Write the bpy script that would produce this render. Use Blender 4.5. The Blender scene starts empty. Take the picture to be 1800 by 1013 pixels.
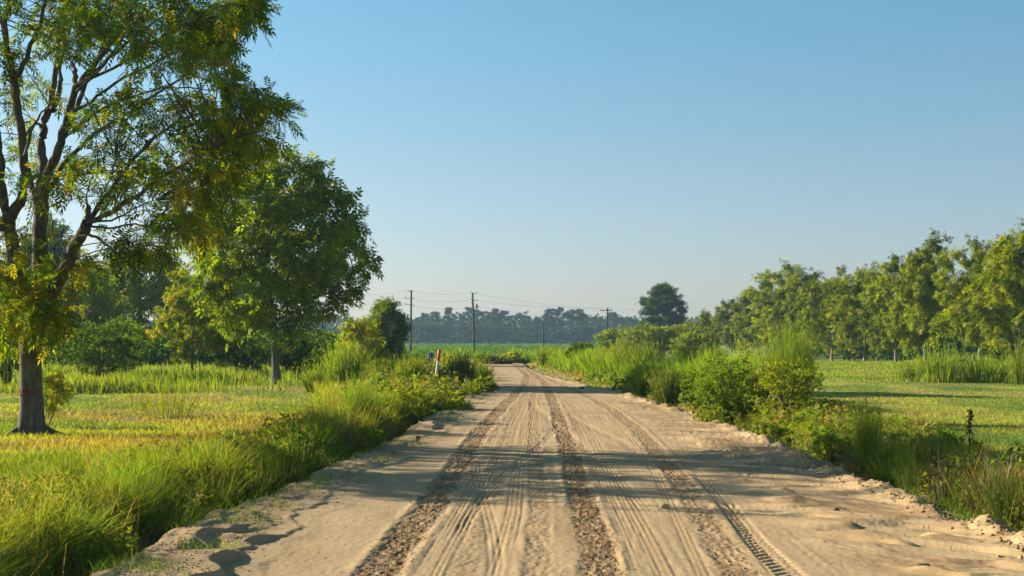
import bpy, math, random
import numpy as np
from mathutils import Vector

R = math.radians
sc = bpy.context.scene
COL = sc.collection

# ------------------------------------------------------------------ camera, light, exposure
F, CX, HY, CH = 2500.0, 900.0, 598.0, 1.7          # focal in photo pixels, centre column, horizon row, eye height
cam = bpy.data.cameras.new('camera'); camo = bpy.data.objects.new('camera', cam); COL.objects.link(camo)
cam.lens = 50; cam.sensor_width = 36; cam.clip_end = 5000; cam.clip_start = 0.1
cam.shift_y = (HY - 506.5) / 1800.0
camo.location = (0, 0, CH); camo.rotation_euler = (R(90), 0, 0)
sc.camera = camo

SUN_EL = R(19.5); SH = Vector((0.905, -0.425)).normalized()     # horizontal direction shadows run
to_sun = Vector((-SH.x * math.cos(SUN_EL), -SH.y * math.cos(SUN_EL), math.sin(SUN_EL)))
w = bpy.data.worlds.new('World'); sc.world = w; w.use_nodes = True
nt = w.node_tree; bg = nt.nodes['Background']
sky = nt.nodes.new('ShaderNodeTexSky'); sky.sky_type = 'NISHITA'; sky.sun_disc = False
sky.sun_elevation = SUN_EL; sky.sun_rotation = math.atan2(to_sun.x, to_sun.y)
sky.air_density = 1.0; sky.dust_density = 0.8; sky.ozone_density = 5.0; sky.altitude = 0
bg.inputs['Strength'].default_value = 0.067
tint = nt.nodes.new('ShaderNodeMix'); tint.data_type = 'RGBA'; tint.blend_type = 'MULTIPLY'; tint.inputs[0].default_value = 1; 
tcd = nt.nodes.new('ShaderNodeTexCoord'); spz = nt.nodes.new('ShaderNodeSeparateXYZ'); rmp = nt.nodes.new('ShaderNodeValToRGB')   # paler, less green air low down
rmp.color_ramp.elements[0].position = .04; rmp.color_ramp.elements[0].color = (.546, .467, .463, 1)
rmp.color_ramp.elements[1].position = .23; rmp.color_ramp.elements[1].color = (.455, .545, .463, 1)
el = rmp.color_ramp.elements.new(.12); el.color = (.53, .487, .43, 1)
dbl = nt.nodes.new('ShaderNodeVectorMath'); dbl.operation = 'SCALE'; dbl.inputs['Scale'].default_value = 2.0
nt.links.new(tcd.outputs['Generated'], spz.inputs[0]); nt.links.new(spz.outputs['Z'], rmp.inputs[0]); nt.links.new(rmp.outputs[0], dbl.inputs[0]); nt.links.new(dbl.outputs[0], tint.inputs[7])
nt.links.new(sky.outputs[0], tint.inputs[6]); nt.links.new(tint.outputs[2], bg.inputs['Color'])
sl = bpy.data.lights.new('sun', 'SUN'); slo = bpy.data.objects.new('sun', sl); COL.objects.link(slo)
sl.energy = 5.0; sl.angle = R(0.5); sl.color = (1.0, 0.91, 0.75)
slo.rotation_euler = (-to_sun).to_track_quat('-Z', 'Y').to_euler()
slo.location = (-40, 40, 40)
sc.view_settings.view_transform = 'Standard'; sc.view_settings.look = 'None'
sc.view_settings.exposure = 1.3; sc.view_settings.gamma = 1.0
sc.cycles.max_bounces = 7; sc.cycles.diffuse_bounces = 5; sc.cycles.transmission_bounces = 5
sc.cycles.glossy_bounces = 1; sc.cycles.volume_bounces = 0; sc.cycles.transparent_max_bounces = 4
sc.cycles.caustics_reflective = False; sc.cycles.caustics_refractive = False

# ------------------------------------------------------------------ numpy helpers
def rng(s): return np.random.default_rng(s)
def A(*v): return np.array(v, dtype=float)
def hsh(ix, iy, seed):
    h = (ix.astype(np.int64) * 374761393 + iy.astype(np.int64) * 668265263 + seed * 974634777) & 0xffffffff
    h = ((h ^ (h >> 13)) * 1274126177) & 0xffffffff
    h = ((h ^ (h >> 16)) * 2246822519) & 0xffffffff
    return ((h ^ (h >> 15)) & 0xffff) / 65535.0
def vnoise(x, y, seed=0):
    x = np.asarray(x, float); y = np.asarray(y, float)
    ix = np.floor(x); iy = np.floor(y); fx = x - ix; fy = y - iy
    fx = fx * fx * (3 - 2 * fx); fy = fy * fy * (3 - 2 * fy)
    a = hsh(ix, iy, seed); b = hsh(ix + 1, iy, seed); c = hsh(ix, iy + 1, seed); d = hsh(ix + 1, iy + 1, seed)
    return (a + (b - a) * fx) * (1 - fy) + (c + (d - c) * fx) * fy
def fbm(x, y, seed=0, o=4):
    s = 0; a = 0.5; t = 0
    for k in range(o):
        s = s + a * vnoise(x * 2 ** k, y * 2 ** k, seed + k * 17); t += a; a *= 0.5
    return s / t
def sst(a, b, x):
    t = np.clip((x - a) / (b - a), 0, 1); return t * t * (3 - 2 * t)
def unit(v): return v / np.maximum(np.linalg.norm(v, axis=-1, keepdims=True), 1e-9)
def px(x, y, d): return A((x - CX) / F * d, d, CH + (HY - y) / F * d)
def gnd(y): return CH * F / (y - HY)                  # distance of flat ground at a photo row

class MB:
    def __init__(s): s.V = []; s.Q = []; s.C = []; s.n = 0
    def add(s, v, q, c):
        v = np.asarray(v, float).reshape(-1, 3); q = np.asarray(q, np.int64).reshape(-1, 4)
        c = np.broadcast_to(np.asarray(c, float), (len(v), 3))
        s.V.append(v); s.Q.append(q + s.n); s.C.append(c); s.n += len(v)
    def mesh(s, name, mat, smooth=False):
        v = np.concatenate(s.V); q = np.concatenate(s.Q); c = np.concatenate(s.C)
        me = bpy.data.meshes.new(name)
        me.vertices.add(len(v)); me.vertices.foreach_set('co', v.astype(np.float32).ravel())
        me.loops.add(q.size); me.loops.foreach_set('vertex_index', q.astype(np.int32).ravel())
        me.polygons.add(len(q)); me.polygons.foreach_set('loop_start', np.arange(0, q.size, 4, dtype=np.int32))
        if smooth: me.polygons.foreach_set('use_smooth', np.ones(len(q), bool))
        at = me.attributes.new('Col', 'FLOAT_COLOR', 'POINT')
        cc = np.ones((len(v), 4), np.float32); cc[:, :3] = c; at.data.foreach_set('color', cc.ravel())
        me.update(calc_edges=True); me.validate(); me.materials.append(mat)
        return me
    def obj(s, name, mat, parent=None, loc=None, smooth=False):
        o = bpy.data.objects.new(name, s.mesh(name, mat, smooth)); COL.objects.link(o)
        if parent is not None: o.parent = parent
        if loc is not None: o.location = loc
        return o
def tag(o, label=None, cat=None, group=None, kind=None):
    if label: o['label'] = label
    if cat: o['category'] = cat
    if group: o['group'] = group
    if kind: o['kind'] = kind
    return o
def empty(name, label, cat, loc=(0, 0, 0), rz=0, group=None):
    o = bpy.data.objects.new(name, None); COL.objects.link(o); o.location = loc; o.rotation_euler = (0, 0, rz)
    return tag(o, label, cat, group)
def copy_tree(o, loc, rz=0, scale=None, label=None):
    c = o.copy(); COL.objects.link(c); c.location = loc; c.rotation_euler = (0, 0, rz)
    if scale is not None: c.scale = scale
    if label: c['label'] = label
    for ch in list(o.children):
        d = ch.copy(); COL.objects.link(d); d.parent = c
    return c

# ------------------------------------------------------------------ shape pieces
def tube(mb, P, rad, sides, col, flare=None):
    P = np.asarray(P, float); n = len(P); rad = np.broadcast_to(np.asarray(rad, float), (n,))
    T = unit(np.gradient(P, axis=0)); ref = np.where(np.abs(T[:, 2:3]) > 0.9, A(1, 0, 0), A(0, 0, 1))
    U = unit(np.cross(T, ref)); W = np.cross(T, U)
    a = np.linspace(0, 2 * np.pi, sides, endpoint=False)
    rr = rad[:, None] * np.ones(sides)
    if flare is not None: rr = rr * flare
    V = P[:, None, :] + rr[:, :, None] * (np.cos(a)[None, :, None] * U[:, None, :] + np.sin(a)[None, :, None] * W[:, None, :])
    i = np.arange(n - 1)[:, None] * sides; j = np.arange(sides); k = (j + 1) % sides
    q = np.stack([i + j, i + k, i + sides + k, i + sides + j], -1)
    mb.add(V, q, col)
def box(mb, c, s, col, M=None):
    v = A([-1, -1, -1], [1, -1, -1], [1, 1, -1], [-1, 1, -1], [-1, -1, 1], [1, -1, 1], [1, 1, 1], [-1, 1, 1]) * np.asarray(s) / 2
    if M is not None: v = v @ np.asarray(M).T
    mb.add(v + np.asarray(c), [[3, 2, 1, 0], [4, 5, 6, 7], [0, 1, 5, 4], [1, 2, 6, 5], [2, 3, 7, 6], [3, 0, 4, 7]], col)
def cap(mb, c, r, n, col, z=0.0):      # a round lid, quads from a centre ring
    a = np.linspace(0, 2 * np.pi, n, endpoint=False); ring = np.stack([np.cos(a) * r, np.sin(a) * r, np.full(n, z)], 1)
    v = np.concatenate([ring, ring * A(.02, .02, 1)]) + np.asarray(c); j = np.arange(n); k = (j + 1) % n
    mb.add(v, np.stack([j, k, n + k, n + j], 1), col)
def blades(mb, B, h, wd, bend, c0, c1, seed, segs=2, lean=None, pw=1.7):
    g = rng(seed); n = len(B); h = np.broadcast_to(h, (n,)); wd = np.broadcast_to(wd, (n,)); bend = np.broadcast_to(bend, (n,))
    a = g.uniform(0, 2 * np.pi, n); L = np.stack([np.cos(a), np.sin(a), np.zeros(n)], 1) if lean is None else lean
    b = g.uniform(0, np.pi, n); W = np.stack([np.cos(b), np.sin(b), np.zeros(n)], 1)
    ts = np.linspace(0, 1, segs + 1); V = []; C = []
    c0 = np.broadcast_to(c0, (n, 3)); c1 = np.broadcast_to(c1, (n, 3))
    for t in ts:
        p = B + A(0, 0, 1) * (h * t * (1 - 0.35 * bend * t))[:, None] + L * (h * bend * t ** pw)[:, None]
        ww = (wd * 0.5 * (1 - 0.92 * t ** 1.6))[:, None]
        V += [p - W * ww, p + W * ww]; cc = c0 + (c1 - c0) * t; C += [cc, cc]
    V = np.stack(V, 1); C = np.stack(C, 1); m = 2 * (segs + 1)
    q = np.concatenate([np.arange(n)[:, None] * m + A(2 * k, 2 * k + 1, 2 * k + 3, 2 * k + 2).astype(int) for k in range(segs)])
    mb.add(V, q, C.reshape(-1, 3))
def frames(D, seed, flat=0.5):
    g = rng(seed); D = unit(D); up = A(0, 0, 1) + g.normal(0, flat, D.shape)
    S = unit(np.cross(D, up)); N = np.cross(S, D); return S, D, N
def leaf_template(kind):
    V = []; Qd = []
    def leaflet(o, d, L, W, droop):
        d = A(*d) / np.linalg.norm(d); s = A(-d[1], d[0], 0); o = A(*o); k = len(V)
        V.extend([o, o + d * L * .45 + s * W / 2 + A(0, 0, -.05 * L), o + d * L + A(0, 0, -droop * L), o + d * L * .45 - s * W / 2 + A(0, 0, -.05 * L)])
        Qd.append([k, k + 1, k + 2, k + 3])
    if kind == 'pecan':          # 30 cm compound leaf
        for i in range(4):
            y = .06 + i * .06
            for s in (-1, 1): leaflet((0, y, -.25 * y * y * 3), (s, .75, 0), .115, .044, .3)
        leaflet((0, .27, -.06), (0, 1, 0), .12, .048, .35)
    elif kind == 'spray':        # looser, for trees farther off
        for d, y in (((-1, .6, 0), .05), ((1, .6, 0), .08), ((-1, .9, 0), .16), ((1, .9, 0), .18), ((0, 1, 0), .2)):
            leaflet((0, y, 0), d, .17, .07, .25)
    elif kind == 'leaf':         # single broad leaf pair
        leaflet((0, 0, 0), (-.5, 1, 0), .2, .1, .2); leaflet((0, .03, 0), (.7, 1, 0), .18, .09, .2)
    elif kind == 'needle':
        for k in range(6):
            a = k * 1.05; leaflet((0, 0, 0), (math.cos(a), math.sin(a) + .5, 0), .3, .05, -.3 + .15 * (k % 3))
    return A(*V), np.array(Qd)
TPL = {k: leaf_template(k) for k in ('pecan', 'spray', 'leaf', 'needle')}
def leaves(mb, P, D, size, cols, tpl, seed, flat=0.6):
    T, Q = TPL[tpl]; g = rng(seed); n = len(P); m = len(T); S, Dn, N = frames(D, seed + 1, flat)
    size = np.broadcast_to(size, (n,))[:, None, None]
    V = P[:, None, :] + size * (T[None, :, 0:1] * S[:, None, :] + T[None, :, 1:2] * Dn[:, None, :] + T[None, :, 2:3] * A(0, 0, 1))
    q = (np.arange(n)[:, None, None] * m + Q[None]).reshape(-1, 4)
    jit = np.repeat(g.uniform(.75, 1.25, (n, m // 4)), 4, axis=1)[:, :, None]
    C = np.broadcast_to(cols, (n, 3))[:, None, :] * jit
    mb.add(V, q, C.reshape(-1, 3))

# ------------------------------------------------------------------ materials
def newmat(name):
    m = bpy.data.materials.new(name); m.use_nodes = True; t = m.node_tree; t.nodes.clear(); return m, t, t.nodes, t.links
def leaf_mat(name, trans=0.45, gloss=0.06, warm=(1.35, 1.25, .55), rough=.42):
    m, t, N, L = newmat(name)
    at = N.new('ShaderNodeAttribute'); at.attribute_name = 'Col'
    df = N.new('ShaderNodeBsdfDiffuse'); tr = N.new('ShaderNodeBsdfTranslucent'); gl = N.new('ShaderNodeBsdfGlossy'); gl.inputs['Roughness'].default_value = rough
    gl.inputs['Color'].default_value = (.9, .9, .85, 1)
    mu = N.new('ShaderNodeVectorMath'); mu.operation = 'MULTIPLY'; mu.inputs[1].default_value = warm
    L.new(at.outputs['Color'], df.inputs['Color']); L.new(at.outputs['Color'], mu.inputs[0]); L.new(mu.outputs[0], tr.inputs['Color'])
    a = N.new('ShaderNodeMixShader'); a.inputs[0].default_value = trans; L.new(df.outputs[0], a.inputs[1]); L.new(tr.outputs[0], a.inputs[2])
    b = N.new('ShaderNodeMixShader'); b.inputs[0].default_value = gloss; L.new(a.outputs[0], b.inputs[1]); L.new(gl.outputs[0], b.inputs[2])
    o = N.new('ShaderNodeOutputMaterial'); L.new(b.outputs[0], o.inputs[0]); return m
def solid_mat(name, rough=.8, noise=None, bump=None, metallic=0):
    """colour from the Col attribute, broken up by a noise and an optional bump: (scale, amount[, z stretch])"""
    m, t, N, L = newmat(name)
    at = N.new('ShaderNodeAttribute'); at.attribute_name = 'Col'; p = N.new('ShaderNodeBsdfPrincipled'); o = N.new('ShaderNodeOutputMaterial')
    p.inputs['Roughness'].default_value = rough; p.inputs['Metallic'].default_value = metallic; p.inputs['Specular IOR Level'].default_value = .25
    c = at.outputs['Color']; tc = N.new('ShaderNodeTexCoord'); mp = N.new('ShaderNodeMapping'); L.new(tc.outputs['Object'], mp.inputs[0])
    if noise:
        mp.inputs['Scale'].default_value = (1, 1, noise[2] if len(noise) > 2 else 1)
        n = N.new('ShaderNodeTexNoise'); n.inputs['Scale'].default_value = noise[0]; n.inputs['Detail'].default_value = 6; n.inputs['Roughness'].default_value = .65
        L.new(mp.outputs[0], n.inputs[0])
        r = N.new('ShaderNodeMapRange'); r.inputs[1].default_value = .3; r.inputs[2].default_value = .7; r.inputs[3].default_value = 1 - noise[1]; r.inputs[4].default_value = 1 + noise[1]
        L.new(n.outputs['Fac'], r.inputs[0])
        v = N.new('ShaderNodeVectorMath'); v.operation = 'SCALE'; L.new(c, v.inputs[0]); L.new(r.outputs[0], v.inputs['Scale']); c = v.outputs[0]
        if bump:
            b = N.new('ShaderNodeBump'); b.inputs['Strength'].default_value = bump[0]; b.inputs['Distance'].default_value = bump[1]
            L.new(n.outputs['Fac'], b.inputs['Height']); L.new(b.outputs[0], p.inputs['Normal'])
    L.new(c, p.inputs['Base Color']); L.new(p.outputs[0], o.inputs[0]); return m
M_LEAF = leaf_mat('pecan_leaf', .5, .010, (1.4, 1.3, .3), .5); M_BUSH = leaf_mat('bush_leaf', .5, .010, (1.4, 1.3, .3), .5); M_GRASS = leaf_mat('grass_blade', .52, .006, (1.4, 1.3, .3), .5)
M_FAR = leaf_mat('far_leaf', .3, .02, (1.2, 1.15, .7)); M_DRY = leaf_mat('dry_stem', .25, .02, (1.1, 1, .8))
M_BARK = solid_mat('bark', .95, (14, .55, .25), (1, .04)); M_WOOD = solid_mat('weathered_wood', .9, (9, .3, .1), (.5, .01))
M_PAINT = solid_mat('paint', .5, (20, .12), None); M_METAL = solid_mat('galvanised', .45, (20, .15), None, .8)
M_PLAST = solid_mat('plastic', .35, (15, .08)); M_EARTH = solid_mat('earth_clod', 1.0, (30, .25), (.5, .01))

def ground_mat():
    m, t, N, L = newmat('meadow_ground')
    at = N.new('ShaderNodeAttribute'); at.attribute_name = 'Col'; p = N.new('ShaderNodeBsdfPrincipled'); o = N.new('ShaderNodeOutputMaterial')
    p.inputs['Roughness'].default_value = 1; p.inputs['Specular IOR Level'].default_value = .1
    g = N.new('ShaderNodeNewGeometry')
    n = N.new('ShaderNodeTexNoise'); n.inputs['Scale'].default_value = 3.5; n.inputs['Detail'].default_value = 9; n.inputs['Roughness'].default_value = .72
    L.new(g.outputs['Position'], n.inputs[0])
    r = N.new('ShaderNodeMapRange'); r.inputs[1].default_value = .3; r.inputs[2].default_value = .7; r.inputs[3].default_value = .45; r.inputs[4].default_value = 1.5
    L.new(n.outputs['Fac'], r.inputs[0])
    v = N.new('ShaderNodeVectorMath'); v.operation = 'SCALE'; L.new(at.outputs['Color'], v.inputs[0]); L.new(r.outputs[0], v.inputs['Scale'])
    b = N.new('ShaderNodeBump'); b.inputs['Strength'].default_value = .8; b.inputs['Distance'].default_value = .08
    L.new(n.outputs['Fac'], b.inputs['Height']); L.new(b.outputs[0], p.inputs['Normal'])
    L.new(v.outputs[0], p.inputs['Base Color']); L.new(p.outputs[0], o.inputs[0]); return m
def sand_mat():
    m, t, N, L = newmat('road_sand')
    at = N.new('ShaderNodeAttribute'); at.attribute_name = 'Col'; p = N.new('ShaderNodeBsdfPrincipled'); o = N.new('ShaderNodeOutputMaterial')
    p.inputs['Roughness'].default_value = 1; p.inputs['Specular IOR Level'].default_value = .1
    g = N.new('ShaderNodeNewGeometry')
    def noise(s, d=5, ro=.6):
        n = N.new('ShaderNodeTexNoise'); n.inputs['Scale'].default_value = s; n.inputs['Detail'].default_value = d; n.inputs['Roughness'].default_value = ro
        L.new(g.outputs['Position'], n.inputs[0]); return n.outputs['Fac']
    def rng_(f, a, b, lo=.3, hi=.7):
        r = N.new('ShaderNodeMapRange'); r.inputs[1].default_value = lo; r.inputs[2].default_value = hi; r.inputs[3].default_value = a; r.inputs[4].default_value = b
        L.new(f, r.inputs[0]); return r.outputs[0]
    fine = noise(45, 6, .7); big = noise(1.3, 4)
    mm = N.new('ShaderNodeMath'); mm.operation = 'MULTIPLY'; L.new(rng_(fine, .86, 1.14), mm.inputs[0]); L.new(rng_(big, .92, 1.08), mm.inputs[1])
    v = N.new('ShaderNodeVectorMath'); v.operation = 'SCALE'; L.new(at.outputs['Color'], v.inputs[0]); L.new(mm.outputs[0], v.inputs['Scale'])
    b = N.new('ShaderNodeBump'); b.inputs['Strength'].default_value = .35; b.inputs['Distance'].default_value = .012
    L.new(fine, b.inputs['Height']); L.new(b.outputs[0], p.inputs['Normal'])
    L.new(v.outputs[0], p.inputs['Base Color']); L.new(p.outputs[0], o.inputs[0]); return m
M_GROUND = ground_mat(); M_SAND = sand_mat()

# ------------------------------------------------------------------ road plan (distance -> edges), ground
RL = A([-40, -2.9], [10, -2.86], [12.8, -2.85], [18.3, -2.45], [26, -1.95], [46, -1.35], [60, -1.3], [75, -1.35], [88, -1.7], [97, -2.8], [103, -6], [107, -14], [110, -45])
RR = A([-40, 4.6], [12, 4.62], [18, 4.6], [24, 4.65], [30, 4.55], [46, 3.9], [57, 2.8], [75, 1.6], [90, 1.0], [104, .9], [111, -.6], [115, -6], [118, -18], [120, -45])
def XL(d): return np.interp(d, RL[:, 0], RL[:, 1]) + .22 * (fbm(d * .45, d * 0 + 3.3, 5, 3) - .5) * sst(0, 6, d)
def XR(d): return np.interp(d, RR[:, 0], RR[:, 1]) + .22 * (fbm(d * .5, d * 0 + 8.3, 6, 3) - .5)
def ground_z(x, y):
    z = .10 * (fbm(x * .15, y * .15, 3, 3) - .5) + .05 * (fbm(x * .9, y * .9, 4, 3) - .5)
    z = z - .5 * sst(105, 150, y)
    e = np.maximum(XL(y) - x, x - XR(y))                       # > 0 outside the road
    inside = (y < 121)
    dip = np.where(inside, sst(.75, .0, e), 0)
    z = z * (1 - dip) + .10 * sst(3, .8, np.abs(e - 1)) * (e > 0) * inside - .34 * dip
    return z
G1, G2, GY, GB = A(.095, .155, .018), A(.165, .210, .024), A(.29, .285, .05), A(.27, .19, .075)
def meadow(x, y, seed=0):
    """colour of the grass cover: fresh green, yellowed, and bare brownish patches"""
    x = np.asarray(x, float); y = np.asarray(y, float)
    n = fbm(x * .25, y * .12, 21, 4); m = fbm(x * .5 + 9, y * .2, 31, 4)
    c = G1 + (G2 - G1) * np.clip(n * 1.6 - .3, 0, 1)[:, None]
    c = c + (GY - c) * (sst(.42, .66, m) * .8 * sst(9, 22, y))[:, None]
    br = sst(.52, .66, fbm(x * .3 + 40, y * .3, 41, 4)) * sst(16, 24, y) * sst(120, 70, y)
    return c + (GB - c) * (br * .72)[:, None]
def grid_axis(lo, hi, dense_lo, dense_hi, step, grow):
    a = list(np.arange(dense_lo, dense_hi, step)); s = step; v = a[-1]
    while v < hi: s *= grow; v += s; a.append(v)
    s = step; v = a[0]; b = []
    while v > lo: s *= grow; v -= s; b.append(v)
    return np.array(b[::-1] + a)
gx = grid_axis(-1500, 1500, -9, 9, .16, 1.12); gy = grid_axis(-300, 1500, 6, 32, .2, 1.05)
GX, GYY = np.meshgrid(gx, gy); xs, ys = GX.ravel(), GYY.ravel()
zs = ground_z(xs, ys); n_, m_ = len(gy), len(gx)
i = np.arange(n_ - 1)[:, None] * m_; j = np.arange(m_ - 1); q = np.stack([i + j, i + j + 1, i + m_ + j + 1, i + m_ + j], -1)
e = np.maximum(XL(ys) - xs, xs - XR(ys)); gc = meadow(xs, ys)
soil = np.where(ys < 122, sst(.8, .2, e), 0)[:, None]; gc = gc + (A(.17, .115, .065) - gc) * soil
gmb = MB(); gmb.add(np.stack([xs, ys, zs], 1), q, gc)
tag(gmb.obj('ground', M_GROUND, smooth=True), kind='structure')

# road surface: real ruts, scarps, ripples
TRK = {  # centre lines of the wheel tracks (distance, offset), half width, brownness
    'a': (A([5, -1.1], [10.24, -.98], [13.6, -.87], [18.3, -.73], [26.2, -.58], [37.9, -.15], [51.8, .41], [68, .75], [100, .1], [112, -8]), .165, 1.0),
    'b': (A([5, .6], [10.24, .655], [12.8, .717], [16.2, .778], [22.1, .885], [29.9, 1.02], [41.7, 1.17], [59, 1.3], [82, .9], [104, .2], [114, -8]), .15, 1.0),
    'c': (A([5, 1.55], [10.24, 1.64], [14, 1.86], [18.3, 2.1], [27.6, 2.4], [34.5, 2.45], [41.7, 2.35], [57, 1.8], [80, .9], [100, .3]), .14, .7),
    'e': (A([5, .2], [10.24, .17], [14, .28], [18, .33], [27, .42], [40, .6], [60, 1.0]), .11, .5),
    'f': (A([5, -.42], [10.24, -.38], [14, -.25], [18, -.2], [27, .0], [40, .35], [60, .8]), .13, .32)}
def road_fields(x, y):
    lo, hi = XL(y), XR(y); g = np.random.default_rng(7)
    near = sst(60, 25, y)
    z = .03 * (fbm(x * .5, y * .25, 51, 3) - .5) + .010 * (fbm(x * 2.2, y * 1.1, 52, 3) - .5)
    brown = np.zeros_like(x)
    # soft ruts and tracks
    for k, (tb, hw, br) in TRK.items():
        c = np.interp(y, tb[:, 0], tb[:, 1]) + .04 * (fbm(y * .35, y * 0 + hw * 99, 61, 2) - .5); u = (x - c) / hw
        edge = sst(1.25, .65, np.abs(u) + .9 * (fbm(x * 9, y * 2.2, 63, 4) - .5))
        clod = fbm(x * 34, y * 15, 64, 3)
        z += edge * (.25 + .75 * sst(60, 20, y)) * (-.012 * br + .036 * br * (clod - .45)) + .010 * br * sst(.4, .7, fbm(x * 6, y * 1.5, 66, 3)) * np.exp(-((np.abs(u) - 1.2) / .3) ** 2)
        brown = np.maximum(brown, edge * br * (.45 + .75 * sst(.36, .64, fbm(x * 14, y * 5, 65, 3))) * (.55 + .6 * fbm(x * 1.5, y * .5, 67, 3)))
    # fine parallel tyre grooves
    def grooves(tb, offs, wdt, dep, lo_d, hi_d):
        nonlocal z, brown
        c = np.interp(y, tb[:, 0], tb[:, 1]); on = sst(lo_d - 2, lo_d + 2, y) * sst(hi_d + 5, hi_d - 5, y)
        for o in offs:
            gsh = np.exp(-((x - c - o) / wdt) ** 2) * on * sst(.2, .5, fbm(y * .8, x * 0 + o * 9, 71, 2))
            z -= .62 * dep * gsh * (.3 + 1.1 * vnoise(y * 1.7, x * 0 + o * 31, 72)) * (.3 + .7 * sst(50, 20, y)); brown = np.maximum(brown, .4 * gsh)
    a, b, c_, f_ = TRK['a'][0], TRK['b'][0], TRK['c'][0], TRK['f'][0]
    grooves(a, (.27, .31, .35, .40, .44, .49), .011, .010, 5, 60)
    grooves(f_, (.20, .24, .30, .35), .011, .009, 5, 50)
    grooves(b, (.26, .30, .34, .39, .43, .48, .53), .011, .010, 5, 60)
    grooves(c_, (-.30, -.26, -.21, .24, .28, .33), .012, .010, 5, 50)
    for xa, ya, xb, yb in ((-.5, 11, .95, 31), (1.35, 13, .5, 42), (-.1, 9, -.62, 24), (2.1, 16, 1.2, 36)):
        cc = np.interp(y, np.linspace(ya, yb, 9), xa + (xb - xa) * sst(0, 1, np.linspace(0, 1, 9))) + .05 * (fbm(y * .4, y * 0 + xa, 77, 2) - .5); on = sst(ya, ya + 2.5, y) * sst(yb, yb - 6, y)
        for o in (-.05, 0, .05): gsh = np.exp(-((x - cc - o) / .014) ** 2) * on; z -= .006 * gsh; brown = np.maximum(brown, .3 * gsh)
        z -= .006 * np.exp(-((x - cc) / .09) ** 2) * on
    z += .004 * (vnoise((x - .02 * y) * 22, y * .35, 73) - .5) * sst(-1.3, -.8, x) * sst(2.9, 2.3, x)
    # lug prints right of track c
    cd = np.interp(y, [8, 10.24, 12, 15.6, 22], [2.02, 2.02, 2.06, 2.28, 2.6]); u = np.abs(x - cd) / .10
    lug = sst(1.1, .8, u) * sst(19, 14, y) * sst(.35, .5, fbm(y * .9, y * 0, 74, 2)); bar = sst(-.2, .5, np.sin((y + np.abs(x - cd) * .8) * 2 * np.pi / .155))
    z -= .022 * lug * bar; brown = np.maximum(brown, lug * bar * .35)
    # raised left shoulder with a wandering scarp, and slumps in it
    sc_c = np.interp(y, [5, 10.8, 12.4, 14.8, 16.9, 20.5, 26, 46, 90], [-2.2, -2.17, -2.09, -2.0, -1.89, -1.73, -1.47, -1.1, -1.0])
    mea = .6 * (fbm(y * .8, y * 0 + 2, 81, 3) - .5) * sst(30, 14, y) + .26 * (fbm(y * 2.6, x * 1.2, 82, 3) - .5)
    for off, h, wd in ((0, .075, .03), (-.36, .05, .035), (.30, .025, .06), (-.62, .035, .04)):
        m2 = mea * (1 if off == 0 else .6) + off + .18 * (fbm(y * .9 + off * 7, x * .4, 83, 3) - .5)
        z += h * near * (.2 + .8 * sst(.4, .55, fbm(y * .7 + off * 3, y * 0, 84, 2))) * sst(wd, -wd, x - sc_c - m2)
    lump = sst(sc_c * 0 + .2, -.25, x - sc_c)
    z += lump * near * (.04 * (fbm(x * 1.8, y * 1.3, 85, 4) - .5) + .02 * sst(.5, .62, fbm(x * 2.5 + 3, y * 2.2, 86, 4)))
    # streaks slanted like lump shadows, and clods, on the right half, ridge, then a lower smooth shoulder
    rt = sst(2.3, 3.1, x) * sst(80, 40, y)
    wq = y + .8 * x + 1.1 * fbm(x * .7, y * .5, 79, 3); st = fbm(x * 1.1 + .3 * wq, wq * 2.3, 91, 4)
    z += rt * (.3 + .7 * sst(34, 15, y)) * (.08 * (st - .5) + .052 * sst(.52, .64, fbm(x * 1.0 + 5 + .4 * wq, wq * 2.1, 92, 4)) + .016 * sst(.5, .66, fbm(x * 2.1 + 2 - .5 * wq, wq * 4.3, 87, 3)))
    brown = np.maximum(brown, rt * .65 * sst(.47, .66, fbm(x * 1.1 + 8, (y + .6 * x) * 2.0, 93, 4)))  # brown streaks follow the slant of the lump shadows, shade put into colour
    rd = hi - .45 + .12 * (fbm(y * .8, y * 0 + 6, 94, 3) - .5)
    z += .07 * np.exp(-((x - rd) / .2) ** 2) * (.1 + 1.1 * sst(.35, .68, fbm(x * 3.5, y * 2.0, 95, 4))) * sst(90, 50, y)
    z -= .05 * sst(rd, rd + .25, x) * sst(90, 50, y)
    brown = np.maximum(brown, .55 * np.exp(-((x - rd) / .16) ** 2) * sst(.4, .65, fbm(x * 6, y * 2.5, 96, 4)))
    brown = np.maximum(brown, .4 * sst(.25, 0, x - lo) * fbm(x * 5, y * 2, 97, 3))
    brown = np.maximum(brown, .34 * sst(.5, .72, fbm(x * 1.6, y * .45, 98, 4)))
    # sink below the ground at both sides
    ed = np.minimum(x - lo, hi - x); z -= .42 * sst(.06, -.38, ed) + .03 * sst(.3, 0, ed)
    # microscopic lumps
    z += .006 * (fbm(x * 30, y * 15, 99, 2) - .5) * near
    return z, np.clip(brown, 0, 1)
rows = [-30, -20, -12, -6, -2]; v = 0.0
while v < 9.2: rows.append(v); v += .25
while v < 120: rows.append(v); v += max(.02, .55 * v * v / 2417)
rows = np.array(rows); nc = 640; u = np.linspace(0, 1, nc)
RX = (XL(rows) - .45)[:, None] * (1 - u) + (XR(rows) + .4)[:, None] * u; RY = np.repeat(rows[:, None], nc, 1)
rz, br = road_fields(RX.ravel(), RY.ravel())
S0, S1 = A(.40, .275, .140), A(.215, .125, .055)
i = np.arange(len(rows) - 1)[:, None] * nc; j = np.arange(nc - 1); q = np.stack([i + j, i + j + 1, i + nc + j + 1, i + nc + j], -1)
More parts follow.
